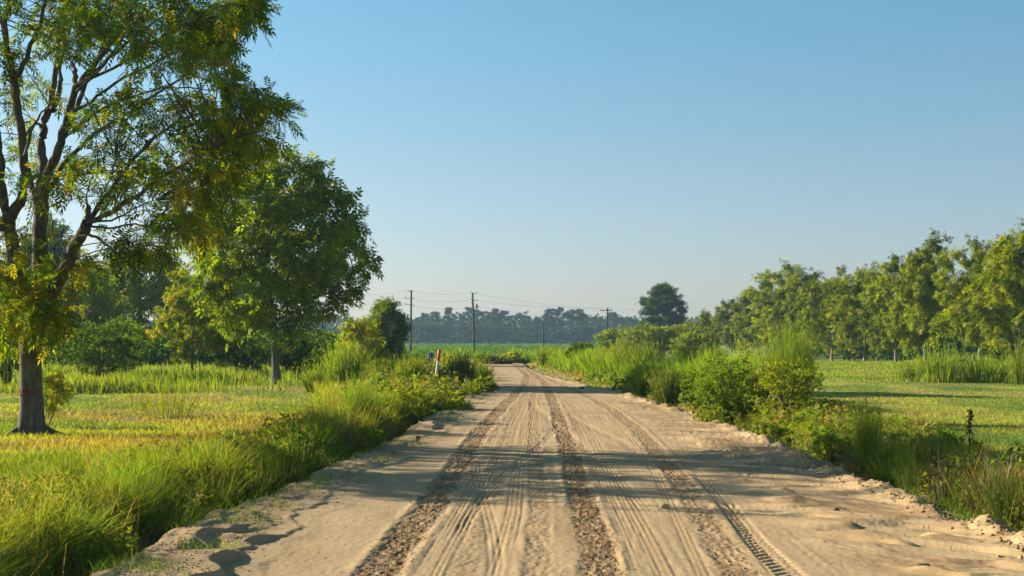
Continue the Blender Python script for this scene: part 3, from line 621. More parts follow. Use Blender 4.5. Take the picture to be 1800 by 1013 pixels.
tree('field_tree', 'dark green tree behind the left side of the dense dark tree', 'tree', atd(400, 120), 307, 8.2, 8.5, 1.0, .16, 60, 55, 2.0, 'spray', leafcol(.03, 0.70), rc=1.3)
tree('field_tree', 'dark green small tree right of the dense dark tree', 'tree', atd(678, 96), 308, 4.5, 3.6, .5, .09, 46, 55, 1.3, 'spray', leafcol(.03, .3), rc=.6)
tree('sapling', 'sapling with bright yellow leaves in front of the small dark tree', 'tree', atd(632, 72), 309, 2.9, 2.4, .4, .04, 30, 40, .85, 'spray', leafcol(.55, .8), rc=.38)
sap = tree('sapling', 'thin yellow leaved sapling beside the foot of the old tree', 'tree', at(84, 752), 310, 1.05, .75, .35, .012, 14, 20, .55, 'pecan', leafcol(.5, .8), rc=.16, lean=(.35, 0), mesh_twigs=True)

def orchcol(P, kk, g):                # olive leaves, each clump with its own tone
    tone = g.uniform(0, 1, kk.max() + 1)[kk] ** .85; t = np.clip(.75 * tone + .45 * g.uniform(0, 1, len(P)) - .04, 0, 1)[:, None]
    c = A(.034, .070, .008) + (A(.255, .305, .013) - A(.034, .070, .008)) * t; y = (g.uniform(0, 1, len(P)) < .04)[:, None]; return c + (YE - c) * y * .8
# orchard on the right: six built trees, copied with turns and scales
OG = 'trees of the orchard'
protos = [tree('orchard_tree', 'x', 'tree', (0, 0, 0), 330 + k, 8.0, 6.2, .7, .10, 86, 78, 1.15, 'spray', orchcol, OG, rc=.82, taper=[.35, .1, .5, .3, .45][k], lumps=.45, base=A(.24, .20, .165), zmin=1.0) for k in range(5)]
FRONT = [(1790, 404, 84, 'orchard tree at the right picture edge with a thin shoot above the row'), (1722, 434, 91, 'orchard tree with a square shouldered crown, second from the right edge'), (1628, 428, 103, 'orchard tree with the narrow tall top left of the notch of sky in the row'),
    (1575, 458, 112, 'orchard tree with two pale trunks showing above the grass, left of the narrow tall one'), (1520, 466, 122, 'orchard tree with one pale straight trunk, right of the dip in the row'), (1462, 486, 134, 'orchard tree with a low crown at the dip behind the big feathery bush'),
    (1395, 468, 150, 'broad round orchard tree directly above the big feathery bush'), (1335, 501, 172, 'orchard tree left of the broad round one, top a step lower'), (1286, 528, 190, 'orchard tree with a grey top above the round roadside bush'), (1240, 544, 205, 'small orchard tree right of the lone dark pine')]
first = True
gg = rng(44)
for k, (x, yt, d, lab) in enumerate(FRONT):
    H = hgt(yt, d) + (.5 if d > 130 else .3); loc = atd(x, d); s = H / 8.0; p = protos[k % 5]
    sw = s * (1.2 if x in (1395,) else 1.0) * gg.uniform(.82, 1.1)
    if k < 5: p.location = loc; p.scale = (sw, sw, s); p.rotation_euler = (0, 0, gg.uniform(0, 6)); p['label'] = lab
    else: copy_tree(p, loc, gg.uniform(0, 6), (sw, sw, s), lab)
k = 0
for X0, dd in ((40, 1.0), (50, .95), (61, .9)):
    for d in np.arange(100, 215, 14):
        x = CX + X0 / d * F
        if x > 1830: continue
        s = gg.uniform(.9, 1.12) * (1.08 if X0 > 45 else 1.0); k += 1
        copy_tree(protos[k % 5], (X0 + gg.uniform(-1, 1), d + gg.uniform(-1.5, 1.5), -.1 if d < 115 else -.5), gg.uniform(0, 6), (s, s, s), 'tree in the back rows of the orchard, mostly hidden by the front row')
SM = [(1196, 566, 180, 'low yellow green tree under the right side of the lone pine'), (1150, 570, 168, 'low yellow tree below the lone dark pine'), (1112, 578, 160, 'small yellow bushy tree left of the lone pine'), (1082, 574, 185, 'small green tree at the foot of the pole with the crossarm'), (1222, 580, 140, 'small round tree at the left end of the orchard')]
for k, (x, yt, d, lab) in enumerate(SM):
    H = hgt(yt, d) + .5; s_ = H / 5.0
    if k == 0: low = tree('small_tree', lab, 'tree', atd(x, d), 350, 5.0, 5.6, .3, .08, 70, 70, 1.15, 'spray', leafcol(.10, .75), 'low trees at the end of the orchard', rc=.8, lumps=.4, zmin=.35, base=A(.2, .17, .14)); low.scale = (s_ * 1.15, s_ * 1.15, s_)
    else: copy_tree(low, atd(x, d), gg.uniform(0, 6), (s_ * gg.uniform(1.05, 1.4),) * 2 + (s_,), lab)

# lone pine
def pine(name, label, loc, H, W, seed, K, nper, size, colf, mat=M_FAR, crown_from=.35, umbrella=False, group=None):
    t = empty(name, label, 'tree', loc, 0, group); g = rng(seed); wm, lm = MB(), MB(); top = H * .97
    zz = np.linspace(-.3, top, 6); trunk = [(g.normal(0, .01 * H) * (k > 0), g.normal(0, .01 * H) * (k > 0), z) for k, z in enumerate(zz)]
    tr = .018 * H * np.linspace(1.2, .25, 6); tg = []
    for k in range(K):
        f = g.uniform(0, 1) ** (.8); z = H * (crown_from + (1 - crown_from) * f)
        prof = (math.sin(math.pi * min(1, .12 + .88 * f)) ** .6 if not umbrella else (.35 + .75 * math.sin(math.pi * min(.97, .25 + f * .68))))
        a = g.uniform(0, 6.28); r = W / 2 * prof * g.uniform(.35, .92); tg.append((r * math.cos(a), r * math.sin(a), z - .12 * r))
    tg = np.array(tg); P, rad, ch = grow(trunk, tr, tg, seed + 1, .01 * H / 8, .02, .04, first=2)
    add_wood(wm, P, rad, ch, trunk, tr, A(.10, .08, .07), (6, 4)); foliage(lm, None, tg, .15 * W, nper, A(0, 0, H * .3), size, 'needle', colf, seed + 4, 6, flatz=.45, down=-.1)
    wm.obj('trunk', M_BARK, t); lm.obj('crown', mat, t); return t
def farcol(a, b):
    def f(P, kk, g): tone = np.clip(.6 * g.uniform(0, 1, kk.max() + 1)[kk] + .4 * g.uniform(0, 1, len(P)), 0, 1)[:, None]; return a + (b - a) * tone
    return f
pine('pine_tree', 'lone dark round topped pine standing above the low trees right of the road', atd(1165, 255), hgt(506, 255) + .4, 9.0, 401, 110, 46, 2.2, farcol(A(.025, .055, .02), A(.05, .09, .025)), M_LEAF, .25)

# far wood
FG = 'trees of the far wood'
FP = [pine('pine_tree', 'pine of the far wood', (0, 0, 0), 17, 8, 410 + 3 * k, [26, 34, 30, 18, 40][k], 24, [3.2, 2.8, 3.4, 3.0, 2.6][k], farcol(A(.025, .05, .025), A(.05, .085, .035)), M_FAR, [.55, .62, .5, .66, .4][k], k != 4, FG) for k in range(5)]
def far_broad(seed, H, W, K):
    t = empty('broadleaf_tree', 'dark broadleaf tree at the front of the far wood', 'tree', (0, 0, 0), 0, FG)
    tg = envelope_targets(seed, K, H * .55, W * .42, H * .40, .5, .3, .7); trunk = [(0, 0, z) for z in np.linspace(-.3, H * .6, 5)]
    P, rad, ch = grow(trunk, A(.3, .25, .22, .18, .12), tg, seed, .03); wm, lm = MB(), MB(); add_wood(wm, P, rad, ch, trunk, A(.3, .25, .22, .18, .12), A(.1, .08, .07), (6, 4))
    foliage(lm, None, tg, W * .2, 30, A(0, 0, H * .3), 3.6, 'leaf', farcol(A(.02, .042, .018), A(.055, .085, .028)), seed + 4, 6)
    wm.obj('trunk', M_BARK, t); lm.obj('crown', M_FAR, t); return t
FB = [far_broad(420 + k, 10, 8, 34) for k in range(4)]
FARD = 585.0
def far_at(x, d): return ((x - CX) / F * d, d, -.5)
PINES = [(748, 553), (763, 549), (790, 543), (803, 549), (826, 541), (838, 546), (858, 548), (872, 545), (885, 549), (915, 548), (968, 545), (985, 543), (1000, 548), (1012, 545), (1024, 553), (1052, 552), (1075, 550), (1092, 558), (718, 560), (945, 560), (735, 558), (1105, 560)]
names = ['far pine with its crown just right of the left pole', 'far pine between the two left poles, second from the left pole', 'far pine with a broad flat crown left of the middle pole', 'far pine close left of the middle pole', 'tall far pine directly behind the top of the middle pole', 'far pine just right of the middle pole', 'far pine with a rounded crown right of the middle pole', 'far pine in the domed clump right of the middle pole', 'far pine ending the domed clump right of the middle pole', 'far pine standing alone between the domed clump and the short pole', 'far pine with layered crown above the short pole', 'far pine in the tall group right of the short pole, its highest', 'far pine in the middle of the tall group right of the short pole', 'far pine with an open crown at the right end of the tall group', 'thin far pine right of the tall group', 'far pine just left of the crossarm pole', 'far pine behind the crossarm pole', 'pale thin far pine right of the crossarm pole', 'far pine behind the left pole', 'low far pine left of the short pole', 'low far pine right of the left pole', 'far pine at the right end of the far wood']
for k, ((x, yt), lab) in enumerate(zip(PINES, names)):
    d = FARD + 20 + gg.uniform(-8, 25); H = hgt(yt, d) + .5; s = H / 17.0; sw = s * gg.uniform(.7, 1.35); loc = far_at(x, d)
    if k < 5: t = FP[k]; t.location = loc; t.scale = (sw, sw, s); t.rotation_euler = (0, 0, gg.uniform(0, 6)); t['label'] = lab
    else: copy_tree(FP[(k * 3 + k // 5) % 5], loc, gg.uniform(0, 6), (sw, sw, s), lab)
for k, x in enumerate(np.arange(690, 1140, 13.0)):
    d = FARD + gg.uniform(-6, 14); s = gg.uniform(.62, 1.05); loc = far_at(x + gg.uniform(-6, 6), d)
    if k < 4: t = FB[k]; t.location = loc; t.scale = (s, s, s)
    else: copy_tree(FB[k % 4], loc, gg.uniform(0, 6), (s * gg.uniform(.9, 1.3),) * 2 + (s,))
wm = MB(); n = 70000
wx = gg.uniform(-330, 330, n); wd_ = FARD + 34 + gg.uniform(0, 45, n); wz = gg.uniform(0, 1, n) ** .8 * (7.5 + 8 * fbm(wx * .06, wd_ * .05, 88, 3)) - .5
leaves(wm, np.stack([wx, wd_, wz], 1), gg.normal(0, 1, (n, 3)), 7.0, A(.025, .048, .022) + (A(.055, .085, .03) - A(.025, .048, .022)) * gg.uniform(0, 1, (n, 1)), 'leaf', 89)
tag(wm.obj('woodland', M_FAR), 'solid mass of the far wood behind its front trees', 'woodland', kind='stuff')

# undergrowth in the shade of the orchard and along the hedge behind the left meadow
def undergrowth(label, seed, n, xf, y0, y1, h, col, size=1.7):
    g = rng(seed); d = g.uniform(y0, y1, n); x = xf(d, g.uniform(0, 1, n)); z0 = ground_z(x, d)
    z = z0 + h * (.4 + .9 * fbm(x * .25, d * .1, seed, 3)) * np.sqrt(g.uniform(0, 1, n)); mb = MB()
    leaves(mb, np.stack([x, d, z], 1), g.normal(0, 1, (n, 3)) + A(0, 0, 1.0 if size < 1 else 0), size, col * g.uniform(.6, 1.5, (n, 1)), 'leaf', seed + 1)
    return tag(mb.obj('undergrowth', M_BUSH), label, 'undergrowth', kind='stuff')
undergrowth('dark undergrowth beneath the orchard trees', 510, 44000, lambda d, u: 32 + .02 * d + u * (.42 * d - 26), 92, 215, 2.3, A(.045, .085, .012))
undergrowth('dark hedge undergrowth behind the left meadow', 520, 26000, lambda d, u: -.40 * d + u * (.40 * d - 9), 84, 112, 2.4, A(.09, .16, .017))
lawn('roadside_growth', 'upright feathery green growth behind the right roadside bushes', 530, 46000, 34, 118, lambda d: XR(d) + .8, lambda d: XR(d) + 1.6 + .05 * (d - 20), .6,
     lambda x, d: .35 + 1.1 * fbm(x * .6, d * .25, 531, 3), .00065, 1, 1.3, None, 4, (.1, .6), lambda x, d: A(.11, .20, .018) + (A(.20, .28, .026) - A(.11, .20, .018)) * fbm(x * .6, d * .3, 532, 3)[:, None])
# crop field
cm = MB(); g = rng(55); n = 90000
d = 4250 / g.uniform(4250 / 570, 4250 / 146, n); x = g.uniform(-1, 1, n) * (.11 * d + 4); x = np.where(x > 0, np.minimum(x, .075 * d + 3), x)
edge = 150 + 10 * (fbm(x * .08, x * 0, 57, 2) - .5) - .15 * x
ok = d > edge; x, d = x[ok], d[ok]
row = np.round(x / .9) * .9; x = row + g.normal(0, .16, len(x))
z = -.5 + .72 * np.sqrt(g.uniform(0, 1, len(x))) * (.85 + .3 * fbm(x * .3, d * .05, 58, 3))
c = A(.05, .115, .018) + (A(.085, .165, .03) - A(.05, .115, .018)) * g.uniform(0, 1, (len(x), 1))
leaves(cm, np.stack([x, d, z], 1), g.normal(0, 1, (len(x), 3)) + A(0, 0, .2), np.clip(d * .0052, 1.0, 2.6) , c, 'leaf', 59, 1.0)
tag(cm.obj('crop_field', M_GRASS), 'wide flat field of low green crop rows beyond the bend', 'crop', kind='stuff')

# ------------------------------------------------------------------ bushes
def feathery(mb, seed, H, W, n, col, tip, wk=.011, dens=1.0, base_w=.25, strands=12, up=.8):
    """dog-fennel like plant: many upright stems, each with fine thread leaves"""
    g = rng(seed); a = g.uniform(0, 6.28, n); r = np.sqrt(g.uniform(0, 1, n)); h = H * (1 - .38 * r ** 2) * g.uniform(.72, 1.05, n)
    B = np.stack([np.cos(a) * r * W * .5 * base_w, np.sin(a) * r * W * .5 * base_w, np.zeros(n) - .03], 1)
    L = np.stack([np.cos(a), np.sin(a), np.zeros(n)], 1); bend = r * W * .5 / H * g.uniform(.7, 1.2, n)
    tone = g.uniform(.55, 1.35, (n, 1)); dry = (g.uniform(0, 1, (n, 1)) < .10); c0 = np.where(dry, A(.24, .17, .07), col * tone); c1 = np.where(dry, A(.30, .22, .09), tip * tone); r = r * g.uniform(.6, 1.5, n)
    blades(mb, B, h, wk * .8, bend, c0 * .8, c1, seed + 1, 4, L, 1.2)
    m = int(strands * dens); t = g.uniform(.22, 1.0, (n, m)); hh = h[:, None]; bb = bend[:, None]
    P = B[:, None, :] + A(0, 0, 1) * (hh * t * (1 - .35 * bb * t))[..., None] + L[:, None, :] * (hh * bb * t ** 1.2)[..., None]
    P = P.reshape(-1, 3); N = len(P); tt = t.reshape(-1); k = np.repeat(np.arange(n), m)
    aa = g.uniform(0, 6.28, N); Lv = np.stack([np.cos(aa), np.sin(aa), np.zeros(N)], 1)
    ll = H * .13 * g.uniform(.5, 1.2, N) * (1.15 - .5 * tt)
    cc = c0[k] + (c1[k] - c0[k]) * tt[:, None]
    blades(mb, P, ll, wk * .6, g.uniform(.3, .9, N), cc, cc * 1.1, seed + 3, 2, Lv)
def leafy(mb, seed, H, W, K, nper, size, colf, stem=A(.10, .08, .05), wood=None):
    tg = envelope_targets(seed, K, H * .52, W * .42, H * .42, .05, .25, .65); g = rng(seed + 1)
    for t in tg:
        s = np.linspace(0, 1, 4)[:, None]; b = t * A(.15, .15, 0); tube(wood if wood is not None else mb, b * (1 - s) ** 2 + 2 * s * (1 - s) * (b + A(0, 0, t[2] * .7)) + s * s * t, np.linspace(.012, .005, 4), 3, stem)
    foliage(mb, None, tg, .2 * W, nper, A(0, 0, 0), size, 'leaf', colf, seed + 4, 5, down=0)
FE0, FE1 = A(.115, .205, .018), A(.225, .31, .028)        # feathery greens
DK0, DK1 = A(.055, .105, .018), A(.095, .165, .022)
def bushcol(a, b, y=.0):
    def f(P, kk, g): t = np.clip(.5 * g.uniform(0, 1, kk.max() + 1)[kk] + .5 * g.uniform(0, 1, len(P)), 0, 1)[:, None]; c = a + (b - a) * t; yy = (g.uniform(0, 1, len(P)) < y)[:, None]; return c + (YE - c) * yy * .7
    return f
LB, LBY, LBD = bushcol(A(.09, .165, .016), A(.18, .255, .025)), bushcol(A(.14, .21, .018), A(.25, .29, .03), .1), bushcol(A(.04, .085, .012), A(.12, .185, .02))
cnt = [700]
def fbush(label, x, yb, yt, wpx, n=150, dark=False, d=None, wk=None, name='feathery_bush', bw=.3, tone=1.0):
    cnt[0] += 7; loc = at(x, yb) if d is None else atd(x, d); dd = loc[1]; H = (yb - yt) / F * dd if d is None else hgt(yt, d); mb = MB()
    W = wpx / F * dd; gq = rng(cnt[0] + 3); tone = tone * gq.uniform(.82, 1.12); yl = A(gq.uniform(.9, 1.2), 1, gq.uniform(.8, 1.3)); m = 4 if W > .5 else 3
    for q_ in range(m):
        o0 = mb.n; k0 = len(mb.V); f = 1 if q_ == 0 else gq.uniform(.72, .98)
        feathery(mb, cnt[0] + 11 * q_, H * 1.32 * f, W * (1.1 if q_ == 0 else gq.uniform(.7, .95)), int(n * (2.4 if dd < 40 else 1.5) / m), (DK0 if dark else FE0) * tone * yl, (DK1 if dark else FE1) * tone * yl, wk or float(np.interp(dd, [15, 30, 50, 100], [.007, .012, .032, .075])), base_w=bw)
        off = A(gq.uniform(-.2, .2) * W if q_ else 0, gq.uniform(-.2, .2) * W if q_ else 0, 0)
        for vi in range(k0, len(mb.V)): mb.V[vi] = mb.V[vi] + off
    return tag(mb.obj(name, M_BUSH, None, loc), label, 'bush', 'bushes along the road')
def lbush(label, x, yb, yt, wpx, K=30, nper=40, colf=LB, size=None, d=None, name='leafy_bush'):
    cnt[0] += 7; loc = at(x, yb) if d is None else atd(x, d); dd = loc[1]; H = (yb - yt) / F * dd if d is None else hgt(yt, d); t = empty(name, label, 'bush', loc, 0, 'bushes along the road'); mb, wd2 = MB(), MB()
    leafy(mb, cnt[0], H * 1.08, wpx / F * dd * 1.1, int(K * 1.3), nper * 2, size or max(.25, .0085 * dd), colf, wood=wd2); mb.obj('foliage', M_BUSH, t); wd2.obj('stems', M_DRY, t); return t
# right of the road, near to far
fbush('big bright feathery bush, tallest beside the road on the right', 1393, 742, 586, 130, 360, bw=.14)
lbush('leafy yellow green bush filling the foot of the tall feathery bush', 1386, 748, 655, 110, 34, 46, LBY)
lbush('round leafy bush with a shaded right side, right of the road', 1282, 737, 620, 112, 52, 60, LB)
lbush('low bright leafy bush tucked left of the round bush', 1226, 716, 655, 62, 26, 40, LB)
fbush('pale loose feathery bush between the round bush and the tall one', 1340, 735, 630, 80, 110)
fbush('dark feathery bush by the roadside left of the bright leafy one', 1172, 706, 632, 84, 200, True)
fbush('light green feathery bush behind the dark one', 1212, 690, 610, 100, 170)
fbush('wide feathery bush under the low yellow trees', 1140, 678, 606, 90, 170)
fbush('feathery bush left of the wide one, brown weeds at its foot', 1098, 676, 612, 60, 130)
fbush('small feathery bush near the road above a brown patch', 1062, 668, 622, 60, 120)
lbush('dark green rounded bush on the right roadside near the bend', 1020, 659, 608, 44, 26, 40, bushcol(A(.05, .10, .016), A(.10, .16, .02)))
fbush('low bright feathery bush at the inside of the bend', 962, 648, 614, 56, 130)
fbush('low feathery bush right of the one at the bend', 992, 652, 620, 44, 110)
fbush('feathery bush in the second line behind the roadside, by the crossarm pole', 1080, 652, 606, 60, 120)
fbush('tall feathery bush in front of the orchard, left of the tall grass', 1252, 700, 612, 76, 140)
fbush('young upright bush with bare lower stems at the near right roadside', 1520, 815, 686, 88, 95, bw=.2, wk=.008)
fbush('tall feathery clump in the grass before the orchard', 1652, 672, 602, 74, 110, bw=.9)
fbush('second feathery clump right of the first, before the orchard', 1722, 672, 616, 80, 100, bw=.9)
fbush('feathery clump at the right picture edge before the orchard', 1795, 676, 600, 50, 80, bw=.9)
fbush('low feathery clump left of the tall ones before the orchard', 1606, 670, 628, 60, 90, bw=.9)
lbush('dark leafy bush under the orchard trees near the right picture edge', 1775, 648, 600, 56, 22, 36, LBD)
fbush('shaded weedy bush at the lower right road edge', 1660, 880, 795, 120, 150, True, wk=.006, name='weedy_bush', bw=.8)  # dark greens put the old tree's shade into the leaf colour
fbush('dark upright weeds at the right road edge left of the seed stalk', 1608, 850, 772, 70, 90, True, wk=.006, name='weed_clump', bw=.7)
fbush('shaded weedy bush at the right picture edge', 1785, 905, 800, 120, 150, True, wk=.006, name='weedy_bush', bw=.8, tone=.9)  # tree shade painted in with the dark greens here too
fbush('light feathery bush between the dark one and the wide one', 1138, 693, 636, 60, 130)
fbush('bright feathery bush filling the gap behind the round bush', 1310, 705, 618, 84, 150)
fbush('feathery bush behind the low bright leafy bush', 1245, 700, 626, 66, 150)
fbush('low brownish feathery weeds at the road edge before the wide bush', 1110, 692, 656, 60, 110, name='weed_clump', tone=.85)
fbush('small feathery bush between the dark rounded bush and the brown patch', 1042, 662, 618, 50, 120)
lbush('low leafy bush at the road foot of the round bush', 1250, 742, 694, 60, 22, 34, LBY)
lbush('low leafy weeds at the road foot of the tall feathery bush', 1345, 768, 712, 76, 24, 34, LBY)
lbush('low leafy weeds beside the young upright bush', 1462, 800, 742, 80, 24, 34, LBY, .2)
# left of the road
fbush('bright feathery bush in front of the blue marker', 738, 686, 648, 44, 110)
fbush('tall yellow green weeds behind the striped marker post', 790, 668, 626, 66, 150)
fbush('low feathery bush at the left road edge beside the dark one', 826, 694, 652, 52, 130)
fbush('feathery bush between the biggest one and the dense dark tree', 560, 690, 640, 70, 140)
fbush('yellow green weed clump nearest the tall dark grass', 585, 775, 716, 80, 130, name='weed_clump', bw=.6)
fbush('weed clump on the left roadside below the feathery bushes', 668, 745, 692, 90, 140, name='weed_clump', bw=.6)
fbush('big bright feathery bush left of the road below the yellow sapling', 606, 693, 598, 110, 300)
fbush('feathery bush right of the biggest one on the left roadside', 668, 684, 622, 80, 180)
fbush('bright feathery bush left of the striped marker post', 716, 690, 632, 80, 170)
fbush('dark feathery bush just right of the striped marker post', 808, 684, 625, 62, 210, True)
fbush('yellow green feathery bush at the left road edge near the bend', 845, 676, 622, 50, 170)
lbush('low bright leafy bush on the left road edge below the marker post', 782, 720, 668, 86, 30, 44, LBY)
lbush('bright leafy bush at the left road edge nearest the bend', 850, 690, 650, 44, 20, 36, LBY)
lbush('low leafy yellow green bush on the left roadside', 712, 742, 690, 90, 28, 40, LBY)
fbush('feathery brownish bush at the left roadside nearest the camera', 630, 760, 672, 90, 130, tone=.95)
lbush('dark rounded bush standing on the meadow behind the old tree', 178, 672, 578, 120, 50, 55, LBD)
lbush('bright leafy bush behind the dark rounded bush', 222, 662, 572, 84, 34, 46, LB)
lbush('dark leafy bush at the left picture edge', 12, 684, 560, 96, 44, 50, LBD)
lbush('leafy bush close right of the dense dark tree trunk', 526, 664, 606, 64, 30, 40, bushcol(A(.035, .075, .014), A(.08, .13, .02)))
lbush('leafy bush between the yellowing young tree and the dense tree trunk', 425, 662, 606, 80, 30, 40, bushcol(A(.04, .08, .014), A(.09, .14, .02)))
fbush('bright green feathery clump just right of the old tree trunk', 98, 690, 640, 42, 150, name='feathery_clump')
fbush('pale tall weed clump in the middle of the left meadow', 292, 733, 660, 110, 55, name='weed_clump', bw=1.0, tone=.95)
lbush('low dark shrub at the far edge of the left meadow', 560, 668, 620, 50, 22, 36, LBD)
lbush('brown purple weedy bush at the outside of the bend', 868, 640, 622, 52, 22, 36, bushcol(A(.11, .12, .035), A(.19, .19, .05)), name='weedy_bush')
lbush('low green bush beyond the bend beside the brown one', 905, 638, 620, 46, 20, 36, LBY)

# grass clumps big enough to single out
def clump(label, x, yb, yt, wpx, n, c0, c1, bend=(.15, .8), wk=.009, name='grass_clump', mat=None):
    cnt[0] += 7; g = rng(cnt[0]); loc = at(x, yb); dd = loc[1]; H = (yb - yt) / F * dd; W = wpx / F * dd; mb = MB()
    a = g.uniform(0, 6.28, n); r = np.sqrt(g.uniform(0, 1, n)) * W * .28
    B = np.stack([np.cos(a) * r, np.sin(a) * r, np.full(n, -.05)], 1); L = np.stack([np.cos(a + g.normal(0, .6, n)), np.sin(a + g.normal(0, .6, n)), np.zeros(n)], 1)
    t = g.uniform(.7, 1.3, (n, 1)); blades(mb, B, H * g.uniform(.5, 1.15, n), wk, g.uniform(*bend, n), c0 * t, c1 * t, cnt[0] + 1, 5, L)
    return tag(mb.obj(name, mat or M_GRASS, None, loc), label, 'grass', 'grass clumps along the road edges')
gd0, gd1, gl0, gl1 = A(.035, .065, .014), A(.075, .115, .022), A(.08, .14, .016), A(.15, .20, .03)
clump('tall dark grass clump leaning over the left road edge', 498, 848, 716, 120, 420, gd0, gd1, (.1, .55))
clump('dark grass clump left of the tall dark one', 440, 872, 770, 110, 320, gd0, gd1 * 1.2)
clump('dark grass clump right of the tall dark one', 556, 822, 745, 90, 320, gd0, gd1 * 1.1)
clump('long bladed bright grass clump arching toward the sand', 300, 925, 815, 130, 260, gl0, gl1, (.3, 1.1), .010)
clump('bright grass clump left of the arching one', 225, 930, 830, 110, 240, gl0, gl1, (.2, .9))
clump('yellow green grass clump between the arching one and the dark clumps', 372, 890, 790, 110, 300, gl0, A(.2, .22, .035))
clump('small bright grass tuft at the foot of the bank, lower left', 195, 1005, 930, 60, 40, gl0, gl1, (.4, 1.1), .010)
clump('single tuft with wide blades in the lower left corner', 150, 1010, 915, 50, 60, gl0, gl1, (.3, .9), .010)
clump('bright narrow grass clump in the left meadow before the verge', 122, 880, 790, 60, 160, gl0, gl1, (.1, .5))
clump('bright grass clump at the near right roadside', 1568, 838, 722, 80, 220, gl0, gl1, (.15, .7))
clump('grass clump below the pale loose feathery bush', 1318, 752, 690, 50, 160, gl0, gl1, (.15, .6))
clump('shaded dark grass clump right of the young upright bush', 1640, 840, 750, 80, 220, gd0, gd1, (.15, .7))  # dark blades, the tree's shade put into their colour
clump('low green grass tuft in the lower right corner', 1790, 925, 862, 80, 220, gl0, gl1 * .9, (.3, 1.0))
clump('dead black brown stems leaning in the shaded weeds', 1742, 890, 735, 90, 110, A(.045, .03, .022), A(.06, .04, .03), (.1, .6), .011, 'dead_weeds', M_DRY)
clump('sparse brown grass stalks in the verge below the left bushes', 590, 792, 690, 80, 120, A(.2, .12, .05), A(.24, .15, .07), (.1, .6), .008, 'dry_grass', M_DRY)
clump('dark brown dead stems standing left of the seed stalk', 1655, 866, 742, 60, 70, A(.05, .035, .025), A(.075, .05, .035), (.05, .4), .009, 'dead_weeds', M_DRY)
clump('tan dry grass stalks in the near right verge below the young upright bush', 1500, 812, 735, 70, 90, A(.22, .15, .07), A(.28, .2, .09), (.1, .7), .008, 'dry_grass', M_DRY)
# dark seed stalk
loc = at(1703, 838); t = empty('seed_stalk', 'dark dried seed stalk standing up from the right verge', 'plant', loc); mb = MB(); H = (838 - 733) / F * loc[1]
s = np.linspace(0, 1, 6); tube(mb, np.stack([.02 * s, 0 * s, H * s], 1), .008, 5, A(.05, .032, .025)); mb.obj('stem', M_DRY, t); mb = MB(); g = rng(66); n = 70
z = H * g.uniform(.55, 1.0, n); leaves(mb, np.stack([.02 * z / H + g.normal(0, .018, n), g.normal(0, .018, n), z], 1), g.normal(0, 1, (n, 3)), .22, A(.05, .025, .02), 'leaf', 67); mb.obj('seed_heads', M_DRY, t)

# ------------------------------------------------------------------ poles, wires, posts and litter
WOODC = A(.085, .070, .058)
def pole_base(label, x, d, ytop, lean=0.0):
    z0 = float(ground_z(A((x - CX) / F * d), A(d))[0]); H = hgt(ytop, d) - z0
    t = empty('utility_pole', label, 'utility pole', ((x - CX) / F * d, d, z0), 0, 'wooden utility poles by the field'); mb = MB()
    s = np.linspace(-.05, 1, 6); tube(mb, np.stack([lean * s, 0 * s, H * s], 1), np.linspace(.17, .12, 6), 10, WOODC); cap(mb, (lean, 0, H), .12, 10, WOODC); mb.obj('pole', M_WOOD, t, smooth=True); return t, H
INS = A(.12, .12, .13)
def insul(t, x, y, z, r=.055, h=.22):
    mb = MB(); zz = np.array([0, .2, .25, .45, .5, .7, .75, 1]) * h; tube(mb, np.stack([0 * zz + x, 0 * zz + y, zz + z], 1), r * A(.4, .4, 1, 1, .6, .9, .6, .3), 8, INS); mb.obj('insulator', M_PLAST, t, smooth=True)
def side_arm(t, z, s, L):
    mb = MB(); tube(mb, [[0, -.1, z], [s * L * .5, -.1, z + .02], [s * L, -.1, z + .03]], .035, 6, A(.2, .2, .2)); mb.obj('bracket', M_METAL, t)
    insul(t, s * L, -.1, z + .03)
def crossarm(t, z, L):
    mb = MB(); box(mb, (0, -.15, z), (L, .10, .13), WOODC * 1.1); mb.obj('crossarm', M_WOOD, t)
    mb = MB(); tube(mb, [[-L * .3, -.15, z], [0, -.13, z - .55]], .02, 5, A(.2, .2, .2)); tube(mb, [[L * .3, -.15, z], [0, -.13, z - .55]], .02, 5, A(.2, .2, .2)); mb.obj('brace', M_METAL, t)
p1, H1 = pole_base('tall utility pole left of the others with insulators on short side arms', 721.5, 195, 511, .12)
for z, s in ((H1 - .15, -1), (H1 - .1, 1)): side_arm(p1, z, s, .32)
for z in (1.05, 1.9): side_arm(p1, H1 - z, -1, .75)
for z in (1.15, 2.15): side_arm(p1, H1 - z, 1, .45)
p2, H2 = pole_base('tall utility pole in the middle, brackets stacked on both sides', 834, 195, 515, -.25)
for z, s, L in ((.05, -1, .38), (.1, 1, .25), (.95, -1, .45), (1.1, 1, .42), (1.45, -1, .4), (1.9, -1, .35), (2.0, 1, .55)): side_arm(p2, H2 - z, s, L)
mb = MB(); tube(mb, [[.32, -.12, H2 - 2.2], [.32, -.12, H2 - 1.9], [.32, -.12, H2 - 1.55]], A(.13, .15, .13), 10, A(.3, .31, .32)); mb.obj('transformer', M_METAL, p2, smooth=True)
p3, H3 = pole_base('short plain utility pole standing at the near edge of the crop field', 955, 222, 570)
p4, H4 = pole_base('utility pole with one crossarm rising from the small trees right of the road', 1065, 230, 541, .3)
crossarm(p4, H4 - .45, 2.0)
for xx in (-.9, 0, .9): insul(p4, xx, -.15, H4 - .38)
